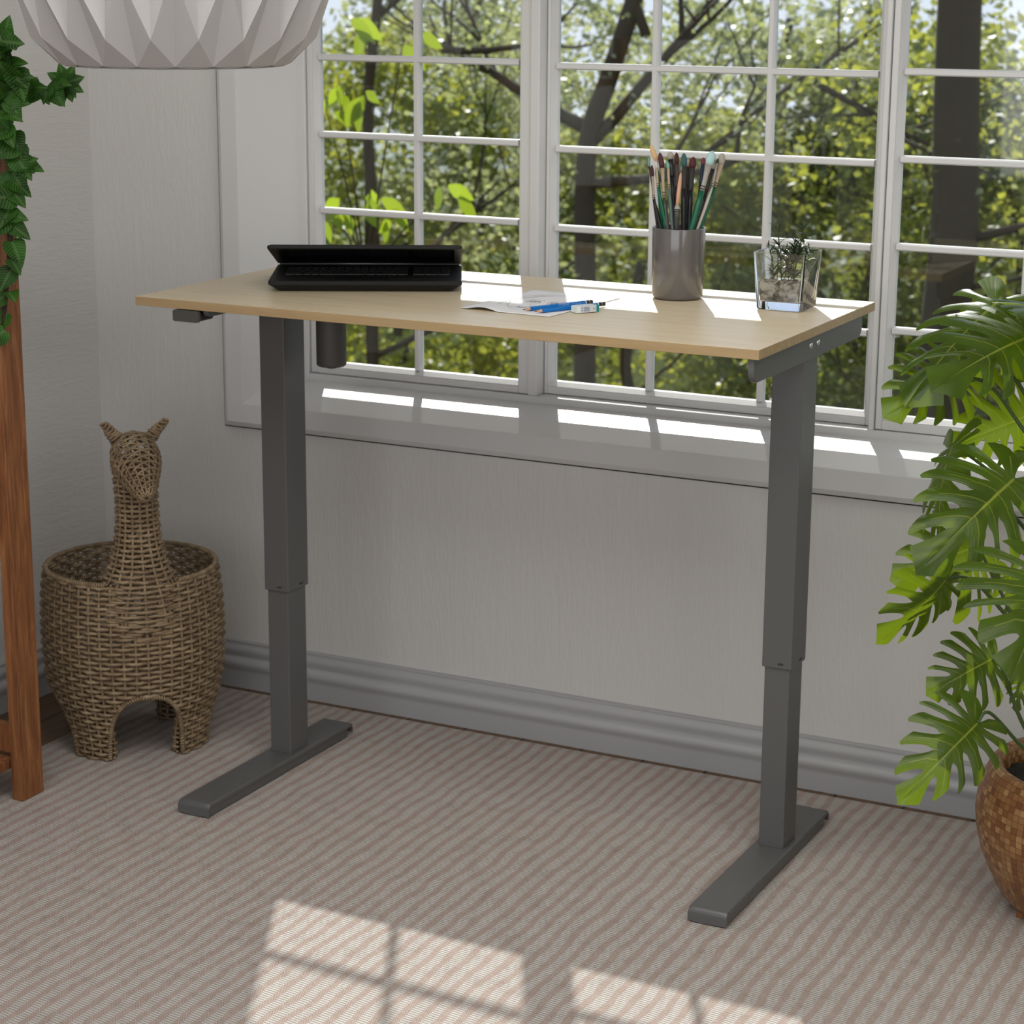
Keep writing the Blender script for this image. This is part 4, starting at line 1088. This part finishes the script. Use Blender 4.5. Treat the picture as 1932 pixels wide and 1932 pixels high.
def cat(tab, s):
    for i in range(len(tab)-1):
        if s <= tab[i+1][0] or i == len(tab)-2:
            t = (s-tab[i][0])/(tab[i+1][0]-tab[i][0]); t = max(0,min(1,t))
            p0 = tab[max(0,i-1)]; p1 = tab[i]; p2 = tab[i+1]; p3 = tab[min(len(tab)-1,i+2)]
            f = lambda a,b_,c,d: .5*((2*b_)+(c-a)*t+(2*a-5*b_+4*c-d)*t*t+(3*b_-a-3*c+d)*t**3)
            return tuple(f(p0[q],p1[q],p2[q],p3[q]) for q in range(1,len(p1)))
EDGE = [(0,.05,-.16),(.10,.20,-.22),(.22,.37,-.13),(.36,.47,.06),(.52,.46,.32),(.66,.37,.57),(.78,.255,.765),(.90,.115,.915),(1,0,1.0)]
MID = [(0,.0),(.10,.0),(.22,.02),(.36,.07),(.52,.19),(.66,.34),(.78,.50),(.90,.70),(1,.92)]
def monleaf(base, tip, nrm_, wf, seed):
    rnd = random.Random(seed)
    base = Vector(base); tip = Vector(tip); ax_ = (tip-base)*.96; Ln = ax_.length; d = ax_.normalized(); n_ = Vector(nrm_); s = d.cross(n_).normalized(); n_ = s.cross(d).normalized()
    b = MB()
    droop = rnd.uniform(.14,.26); fold = rnd.uniform(.35,.70); asym = rnd.uniform(-.15,.15)
    for side in (-1, 1):
        cuts = [0,.21,.34,.47,.60,.72,.84,1.0]
        cuts = [0]+[c + rnd.uniform(-.025,.025) for c in cuts[1:-1]]+[1.0]
        tcs = [rnd.uniform(.26,.44) for _ in cuts]
        for k in range(len(cuts)-1):
            sa, sb = cuts[k], cuts[k+1]
            tc0 = tcs[k]; tc1 = tcs[k+1]
            NT_, NU = 14, 6
            vs = []; uvs = []
            for i in range(NT_+1):
                t = i/NT_
                def gap(tc, amt):
                    if t <= tc: return 0
                    q = (t-tc)/(1-tc); return amt*(q**.45)*(1.25-.55*q)
                ga = 0 if k == 0 else gap(tc0, .038); gb = 0 if k == len(cuts)-2 else gap(tc1, .038)
                for j in range(NU+1):
                    u = j/NU; ss = (sa+ga)*(1-u) + (sb-gb)*u
                    ex, ey = cat(EDGE, ss); my = cat(MID, ss)[0]
                    endf = 1 - .17*(abs(u-.80)/.80)**1.1 if k < len(cuts)-2 else 1
                    tt = t*endf
                    x = ex*tt*wf*(1+side*asym); y = my + (ey-my)*(tt**1.35)
                    rip = .012*math.sin(u*PI)*min(1,t*2) 
                    z = -droop*max(0,y)**2*1.3 - fold*abs(x)**1.6*.9 + rip + .02*math.sin(k*1.9+side)*t*t
                    if t < .03: z -= .003
                    vs.append(base + (d*(y*.97) + s*(side*x) + n_*z)*Ln); uvs.append((u if k < len(cuts)-2 else u*.45, t))
            W_ = NU+1; fs = []
            for i in range(NT_):
                for j in range(NU): fs.append((i*W_+j, i*W_+j+1, (i+1)*W_+j+1, (i+1)*W_+j) if side > 0 else (i*W_+j, (i+1)*W_+j, (i+1)*W_+j+1, i*W_+j+1))
            b.add(vs, fs, 0, uvs)
    o = build('leaf', b, M['leaf_a'], mon, smooth=True)
    return o
LEAVES = [
((1.5541, 0.316, 0.9784), (1.4591, 0.0869, 0.9494), (0.287, -0.569, 0.771), 1.15, 0) ,
((1.4243, 0.3657, 0.8946), (1.3395, 0.2314, 0.8562), (0.183, -0.833, 0.522), 1.35, 1) ,
((1.4672, 0.4211, 1.0159), (1.3544, 0.213, 0.8872), (0.061, -0.333, 0.941), 1.15, 1) ,
((1.5376, 0.4049, 0.8297), (1.4299, 0.314, 0.7813), (0.424, -0.839, 0.341), 1.45, 1) ,
((1.5723, 0.1752, 0.7707), (1.5087, -0.0508, 0.6958), (0.378, -0.749, 0.544), 1.12, 0) ,
((1.444, 0.2673, 0.7951), (1.4232, 0.0967, 0.6345), (-0.699, -0.694, 0.173), 0.85, 0) ,
((1.4835, 0.318, 0.615), (1.3882, 0.1816, 0.588), (0.405, -0.801, 0.44), 1.5, 1) ,
((1.4692, 0.1879, 0.5881), (1.4058, 0.0793, 0.4787), (0.927, -0.33, 0.181), 1.05, 1) ,
((1.674, 0.0233, 0.6619), (1.6848, -0.1712, 0.5656), (0.51, -0.794, 0.33), 1.35, 0) ,
((1.5544, 0.1744, 0.4679), (1.4813, 0.0695, 0.4307), (0.388, -0.768, 0.509), 1.35, 0) ,
((1.5643, 0.0664, 0.3935), (1.5033, -0.1, 0.3209), (0.378, -0.749, 0.544), 1.05, 0) ,
((1.5797, 0.2879, 0.4145), (1.5799, 0.2488, 0.3566), (0.097, -0.97, 0.223), 0.9, 0) ,
((1.5133, 0.4292, 0.5456), (1.5361, 0.3897, 0.4451), (-0.007, -0.949, 0.315), 0.8, 0) ,
((1.4783, 0.4616, 0.9753), (1.4477, 0.3555, 0.8983), (0.517, -0.786, 0.339), 1.3, 1) ,
((1.5694, 0.3892, 1.0062), (1.5587, 0.2247, 1.0567), (0.21, -0.416, 0.885), 1.3, 0) ,
((1.5609, 0.3785, 0.7753), (1.5185, 0.3546, 0.7664), (0.381, -0.754, 0.536), 1.2, 1) ,
((1.6599, 0.2569, 0.9884), (1.7608, 0.281, 0.8918), (0.278, -0.55, 0.788), 1.2, 0) ,
((1.6802, 0.3178, 0.7554), (1.8191, 0.261, 0.7136), (0.299, -0.591, 0.749), 1.2, 0) ,
((1.7352, 0.0725, 0.6032), (1.8553, 0.0025, 0.5482), (0.337, -0.666, 0.666), 1.2, 0) ,
((1.5733, 0.6267, 0.8151), (1.6392, 0.7471, 0.713), (0.256, -0.507, 0.823), 1.2, 0) ,
]
PETS = [
[(1.5541, 0.316, 0.9784), (1.5001, 0.3143, 0.9455), (1.5393, 0.3386, 0.8789), (1.6118, 0.3534, 0.7586)] ,
[(1.4243, 0.3657, 0.8946), (1.4777, 0.365, 0.8779), (1.5395, 0.3548, 0.8118), (1.6246, 0.3481, 0.7162)] ,
[(1.4672, 0.4211, 1.0159), (1.5396, 0.4179, 0.9556), (1.6152, 0.396, 0.8227)] ,
[(1.5376, 0.4049, 0.8297), (1.5825, 0.3943, 0.7927), (1.6334, 0.3564, 0.6884)] ,
[(1.5723, 0.1752, 0.7707), (1.5629, 0.1912, 0.7203), (1.5831, 0.2442, 0.667), (1.6524, 0.309, 0.5662)] ,
[(1.444, 0.2673, 0.7951), (1.5124, 0.2983, 0.7409), (1.6092, 0.3214, 0.6481), (1.6592, 0.3148, 0.5747)] ,
[(1.4835, 0.318, 0.615), (1.528, 0.2998, 0.5517), (1.5791, 0.2816, 0.4763), (1.6666, 0.2644, 0.3798)] ,
[(1.4692, 0.1879, 0.5881), (1.4999, 0.2143, 0.5857), (1.5411, 0.2347, 0.5427), (1.5929, 0.2541, 0.4767), (1.6754, 0.2665, 0.3714)] ,
[(1.674, 0.0233, 0.6619), (1.6849, 0.0751, 0.621), (1.6917, 0.1936, 0.4948)] ,
[(1.5544, 0.1744, 0.4679), (1.5698, 0.1783, 0.4538), (1.6086, 0.1937, 0.3555), (1.6543, 0.2322, 0.2865)] ,
[(1.5643, 0.0664, 0.3935), (1.5774, 0.088, 0.4058), (1.6213, 0.148, 0.3341), (1.67, 0.2038, 0.2803)] ,
[(1.5797, 0.2879, 0.4145), (1.6147, 0.2676, 0.3612), (1.6737, 0.2574, 0.3001)] ,
[(1.5133, 0.4292, 0.5456), (1.5732, 0.3899, 0.5444), (1.6625, 0.3025, 0.4415)] ,
[(1.4783, 0.4616, 0.9753), (1.555, 0.4382, 0.918), (1.6312, 0.3789, 0.7736)] ,
[(1.5694, 0.3892, 1.0062), (1.6034, 0.4058, 0.9625), (1.6311, 0.3821, 0.8267)] ,
[(1.5609, 0.3785, 0.7753), (1.5997, 0.3692, 0.7542), (1.6472, 0.3431, 0.6569)] ,
[(1.6599, 0.2569, 0.9884), (1.6278, 0.3423, 0.9388), (1.6361, 0.3728, 0.7843)] ,
[(1.6802, 0.3178, 0.7554), (1.6638, 0.3306, 0.7065), (1.663, 0.3322, 0.589)] ,
[(1.7352, 0.0725, 0.6032), (1.7125, 0.1596, 0.5424), (1.6928, 0.2741, 0.4086)] ,
[(1.5733, 0.6267, 0.8151), (1.5982, 0.5193, 0.7988), (1.6421, 0.3679, 0.714)] ,
]
for i, (ba, ti, nn, wf, kd) in enumerate(LEAVES):
    lf = monleaf(ba, ti, nn, wf*.88, 100+i)
    pth = [Vector(p) for p in PETS[i]]
    zs = max(.24, pth[-1].z-.10)
    k = min(range(len(stem)), key=lambda q: abs(stem[q].z-zs))
    pts = HV([tuple(p) for p in pth] + [tuple(stem[k])])
    b = MB(); b.tube(pts, [.0022+.0026*q/len(pts) for q in range(len(pts))], 8); sub(lf, 'leaf_stalk', b, M['petiole'], smooth=True)
# ------------------------------------------------------------------ garden outside
random.seed(77)
b = MB(); n = 40; vs = []
for j in range(n+1):
    for i in range(n+1):
        x = -24+40*i/n; y = 1.1+33*j/n; vs.append((x,y,-2.9-(y-1.1)*.12+.35*noise.noise(Vector((x*.25,y*.25,0)))))
b.add(vs, [(j*(n+1)+i, j*(n+1)+i+1, (j+1)*(n+1)+i+1, (j+1)*(n+1)+i) for j in range(n) for i in range(n)])
gd = struct(build('ground', b, M['ground'], smooth=True))
def gh(x, y): return -2.95-(y-1.1)*.12
CAM = Vector((2.364,-3.16,1.536))
def leafquad(mb, p, sz, rnd):
    a = rnd.uniform(0,2*PI); e = rnd.uniform(-1,1); 
    d = Vector((math.cos(a), math.sin(a), e)).normalized(); s = d.cross(Vector((rnd.uniform(-1,1),rnd.uniform(-1,1),rnd.uniform(-1,1)))).normalized()
    w = sz*.36
    q = (rnd.random(), rnd.random())
    mb.add([p, p+d*sz*.35+s*w, p+d*sz, p+d*sz*.35-s*w], [(0,1,2,3)], 0, [q]*4)
def branch(mb, p, d, r, ln, depth, rnd, tips, curl=.35):
    pts = [p]; rads = [r]; K = 6
    for k in range(K):
        d = (d + Vector((rnd.uniform(-1,1),rnd.uniform(-1,1),rnd.uniform(-.6,1)))*curl*.35).normalized()
        p = p + d*ln/K; pts.append(p); rads.append(r*(1-.5*(k+1)/K)); tips.append((p.copy(), depth))
    mb.tube(pts, rads, 8 if r > .03 else 5)
    if depth > 0:
        for q in range(3):
            nd = (d + Vector((rnd.uniform(-1,1),rnd.uniform(-1,1),rnd.uniform(-.5,.9)))*.9).normalized()
            branch(mb, pts[rnd.choice((3,4,5,6))], nd, r*.5, ln*.68, depth-1, rnd, tips, curl)
def tree(label, x, y, trunk_pts, r, branches, crown, mat, nleaf, sz, seed, cat_='tree', fill=None):
    rnd = random.Random(seed)
    t = thing('tree', label, cat_, (x, y, gh(x,y)))
    b = MB(); pts = HV(trunk_pts); m_ = len(pts)
    b.tube(pts, [r*(1-.35*i/m_) for i in range(m_)], 14)
    tips = []
    for (bp, bd, br, bl, dp) in branches: branch(b, Vector(bp), Vector(bd).normalized(), br, bl, dp, rnd, tips)
    tr = build('trunk', b, M['bark'], t, smooth=True)
    lb = MB()
    for k in range(nleaf):
        if tips and rnd.random() < .35 and not fill:
            p, dp = rnd.choice(tips); p = p + Vector([rnd.gauss(0,.18) for _ in range(3)])
        else:
            while True:
                cx, cy, cz, rx, ry, rz_ = rnd.choice(crown)
                q = Vector([rnd.uniform(-1,1) for _ in range(3)])
                if q.length > 1: continue
                p = Vector((cx+q.x*rx, cy+q.y*ry, cz+q.z*rz_))
                if noise.noise(p*1.3) + .45*noise.noise(p*4) > (.07 if mat == 'tl_grey' else -.08): break
        leafquad(lb, p, sz*rnd.uniform(.6,1.35), rnd)
    if nleaf: build('foliage', lb, M[mat], t)
    return t
g_ = gh
tree('thick straight dark trunk with leafy crown beyond the right window', -.98, 9, [(-.92,9,g_(0,9)-.2),(-.97,9,-1.4),(-.985,9,-.6),(-.96,9,.2),(-.99,9,.9),(-1.0,9,1.6),(-.97,9,2.4),(-1.0,9,3.4)], .160,
     [((-.98,9,1.5),(-.9,.2,.7),.03,1.0,1),((-.95,9,.5),(-1,.1,.35),.018,.8,1),((-.9,9,.1),(1,.2,.3),.03,1.4,2),((-.98,9,2.2),(.8,.4,.8),.07,1.6,2),((-.98,9,2.8),(-.5,.4,1),.07,1.5,2),((-.95,9,-.2),(1,0,.25),.018,1.0,1)],
     [(-.2,10.6,1.2,1.2,.8,1.1),(-.3,10.4,-.3,1.2,.8,1.2),(-1.9,10.6,.4,.7,.7,.7)], 'tl_yellow', 7600, .066, 1)
tree('forked dark tree with spreading branches behind the middle window', -3.25, 9, [(-3.24,9,g_(-3,9)-.2),(-3.27,9,-1.2),(-3.28,9,-.3),(-3.29,9,.25),(-3.26,9,.62),(-3.14,9.0,.95),(-3.02,9,1.3),(-2.9,9.1,1.8),(-2.7,9.2,2.6)], .075,
     [((-3.26,9,.55),(.62,.1,.85),.042,1.25,2),((-3.24,9,.62),(-1,.1,.32),.05,1.0,2),((-3.27,9,.30),(1,.05,.22),.036,1.0,2),((-2.55,9.1,.50),(.8,0,.75),.018,1.2,1),((-1.9,9.2,.95),(1,0,-.45),.022,1.2,1),((-2.9,9,1.2),(-.5,.2,1),.035,1.2,2)],
     [(-3.0,10.0,.9,1.6,.7,.6)], 'tl_grey', 3300, .052, 2)
tree('slender tree behind the left window, its trunk just above the laptop', -4.8, 9, [(-4.75,9,g_(-5,9)-.2),(-4.82,9,-.9),(-4.8,9,-.1),(-4.84,9,.7),(-4.75,9,1.5),(-4.8,9.1,2.5)], .045,
     [((-4.8,9,-.5),(.9,0,.7),.028,1.0,2),((-4.82,9,-.7),(-.9,0,.5),.03,.9,2),((-4.75,9,1.3),(.9,.2,.6),.03,1.2,2),((-4.3,9,1.1),(1,0,-.1),.03,.7,1),((-4.8,9,-.9),(1,.1,.35),.022,1.3,2)],
     [(-4.6,9.8,.3,1.1,.6,1.0)], 'tl_grey', 2800, .052, 3)
sap = tree('young tree with large lime leaves close outside the left window', -2.3, 4.7, [(-2.3,4.75,g_(-2,4.7)-.2),(-2.32,4.7,-1.0),(-2.3,4.7,-.2),(-2.28,4.65,.3)], .012, [], [], 'tl_lime', 0, .1, 14)
lb = MB(); rnd = random.Random(8); tw = MB()
for (x, z, n_) in ((-2.37,1.09,4),(-2.44,1.02,3),(-2.2,1.07,4),(-2.38,.61,4),(-2.22,.65,4),(-2.16,.57,3),(-1.86,.69,3),(-2.24,1.34,3),(-2.43,.59,3),(-2.06,1.3,2)):
    tw.tube([(-2.28,4.65,.3),((x-2.28)/2,4.63,(z+.25)/2+.06),(x,4.6,z)], [.006,.004,.002], 5)
    for q in range(n_):
        p = Vector((x+rnd.uniform(-.05,.05), 4.6+rnd.uniform(-.08,.08), z+rnd.uniform(-.04,.04)))
        a = rnd.uniform(-2.6,-.5); d = Vector((math.cos(a), rnd.uniform(-.3,.3), math.sin(a))).normalized(); s = d.cross(Vector((rnd.uniform(-.5,.5),1,rnd.uniform(-.5,.5)))).normalized()
        ln = rnd.uniform(.09,.15); W_ = ln*.24; pr = [(0,.05),(.15,.6),(.35,1),(.6,.85),(.82,.45),(1,0)]
        vs = []
        for t_, w_ in pr: vs += [p+d*ln*t_-s*W_*w_, p+d*ln*t_+s*W_*w_+Vector((0,0,-.0))]
        lb.add(vs, [(2*i,2*i+1,2*i+3,2*i+2) for i in range(5)], 0, [(rnd.random(),.3)]*12)
build('foliage', lb, M['tl_lime'], sap); build('twigs', tw, M['bark'], sap, smooth=True)
# trees and shrubs filling the view behind
back = [
 ('dense yellow-green tree low behind the laptop end of the desk', -6.6,12.5, [(-6.6,12.5,-.9,1.6,.8,1.1),(-6.9,12.6,.4,1.4,.8,.8)], 'tl_yellow', 5600,.11),
 ('grey-green tree high behind the left window panes', -7.0,14.5, [(-7.0,14.5,.9,1.9,.8,1.0)], 'tl_grey', 2900,.11),
 ('dense yellow-green tree low behind the forked trunk', -4.4,12.3, [(-4.4,12.3,-1.1,1.5,.8,1.1),(-4.2,12.6,.0,1.3,.8,.6)], 'tl_yellow', 5600,.11),
 ('pale grey-green tree behind the forked tree branches', -4.4,15.5, [(-4.2,15.5,.7,2.0,.8,.8)], 'tl_grey', 1900,.12),
 ('mid-green tree behind the planter on the desk', -2.4,12.0, [(-2.4,12.0,-.8,1.3,.8,1.2),(-2.3,12.0,.5,1.1,.7,.7)], 'tl_dark', 5200,.11),
 ('yellow-green tree behind the right part of the middle window', -1.9,14.2, [(-2.2,14.2,.3,1.4,.8,1.3)], 'tl_yellow', 3400,.12),
 ('dark shrub at the foot of the thick trunk', -1.1,10.6, [(-1.1,10.6,-1.5,1.7,.6,.8)], 'tl_dark', 3600,.09),
 ('dark shrub behind the monstera leaves, right of the thick trunk', .6,11.5, [(.5,11.5,-1.2,1.5,.7,1.1)], 'tl_dark', 3600,.10),
 ('bright yellow-green tree right of the thick trunk', .1,12.5, [(.1,12.5,.7,1.6,.8,1.3)], 'tl_yellow', 4200,.11),
 ('far dark tree line behind the left windows', -9.0,18.5, [(-9.2,18.5,-1.6,3.6,1.0,1.9)], 'tl_dark', 5200,.16),
 ('far dark tree line behind the right windows', -3.2,18.5, [(-3.6,18.5,-1.8,3.4,1.0,1.8)], 'tl_dark', 5200,.16),
 ('far green tree behind the right-hand window', 1.0,17.5, [(.6,17.5,-.6,2.6,1.0,2.2)], 'tl_yellow', 4200,.16),
]
for i, (lab, x, y, crown, mat, nl, sz) in enumerate(back):
    top = crown[0][2]
    tree(lab, x, y, [(x,y,gh(x,y)-.2),(x+.1,y,top-1.2),(x-.05,y,top-.3),(x+.08,y,top+.5)], .06,
         [((x,y-.1,top-.6),(.9,-.1,.7),.018,1.2,1),((x,y-.1,top-.2),(-.9,0,.6),.018,1.2,1)], crown, mat, int(nl*1.5), sz*.76, 40+i, fill=True)

# ------------------------------------------------------------------ world, light, camera
w = bpy.data.worlds.new('sky'); sc.world = w; w.use_nodes = True; nt = w.node_tree
bg = nt.nodes['Background']
co = N(nt, 'ShaderNodeTexCoord'); sp = N(nt, 'ShaderNodeSeparateXYZ'); L(nt, co.outputs['Generated'], sp.inputs[0])
mr = N(nt, 'ShaderNodeMapRange'); L(nt, sp.outputs['Z'], mr.inputs[0]); mr.inputs[1].default_value = -.3; mr.inputs[2].default_value = .7
r = ramp(nt, [(0, (.07,.085,.03)), (.14, (.10,.125,.045)), (.205, (.34,.39,.30)), (.245, (.80,.86,.97)), (.5, (.62,.74,1.0)), (1, (.42,.58,.95))])
L(nt, mr.outputs[0], r.inputs['Fac']); L(nt, r.outputs[0], bg.inputs['Color']); bg.inputs['Strength'].default_value = 1.12

sd = Vector((.515,-1,-.695)).normalized()
sl = bpy.data.lights.new('sun', 'SUN'); sl.energy = SUN = 6.8; sl.angle = R(.65); sl.color = (1,.97,.93)
so_ = bpy.data.objects.new('sun', sl); so_.rotation_euler = sd.to_track_quat('-Z','Y').to_euler(); COL.objects.link(so_); so_.location = (-4,8,6)
def area(name, loc, d, sx, sy, e, col):
    al = bpy.data.lights.new(name, 'AREA'); al.shape = 'RECTANGLE'; al.size = sx; al.size_y = sy; al.energy = e; al.color = col
    o = bpy.data.objects.new(name, al); o.location = loc; o.rotation_euler = Vector(d).to_track_quat('-Z','Y').to_euler(); COL.objects.link(o); return o
area('rear_fill', (1.6, YB-.06, 1.45), (0,1,-.12), 3.3, 1.5, 30, (1,.97,.93))  # added fill lamp in the rear wall opening, brightening the walls
area('side_fill', (XR_-.02, -1.9, 1.5), (-1,.1,-.2), 2.4, 1.4, 24, (1,.97,.94))  # added fill lamp in front of the solid right wall, no window there

area('overhead_fill', (1.3, -.9, ZC-.02), (0,.05,-1), 2.8, 2.4, 66, (1,.985,.96))  # added overhead fill lamp under the closed ceiling, no opening above it

cam = bpy.data.cameras.new('camera'); co_ = bpy.data.objects.new('camera', cam); COL.objects.link(co_); sc.camera = co_
yaw, pitch, roll, f = 0.46780901467256736, -0.24295375455063628, 0.006653105038521353, 4069.4925271210586
cyw, syw = math.cos(yaw), math.sin(yaw); cp, sp_ = math.cos(pitch), math.sin(pitch)
Fv = Vector((-syw*cp, cyw*cp, sp_)); Rv = Vector((cyw, syw, 0)); Uv = Rv.cross(Fv)
R2 = math.cos(roll)*Rv + math.sin(roll)*Uv; U2 = -math.sin(roll)*Rv + math.cos(roll)*Uv
mw = Matrix(((R2.x,U2.x,-Fv.x,2.364101450599119),(R2.y,U2.y,-Fv.y,-3.1598120517756816),(R2.z,U2.z,-Fv.z,1.5361091527159598),(0,0,0,1)))
co_.matrix_world = mw
cam.sensor_width = 36; cam.lens = 36*f/1932; cam.clip_start = .05; cam.clip_end = 200
cam.dof.use_dof = True; cam.dof.focus_distance = 3.45; cam.dof.aperture_fstop = cam.lens/8.0
vs_ = sc.view_settings; vs_.view_transform = 'Standard'; vs_.look = 'None'; vs_.exposure = 0; vs_.gamma = 1; vs_.use_curve_mapping = False
sc.cycles.max_bounces = 7; sc.cycles.diffuse_bounces = 3; sc.cycles.glossy_bounces = 3; sc.cycles.use_adaptive_sampling = True; sc.cycles.adaptive_threshold = .02; sc.cycles.transmission_bounces = 8; sc.cycles.transparent_max_bounces = 8
sc.cycles.use_denoising = True
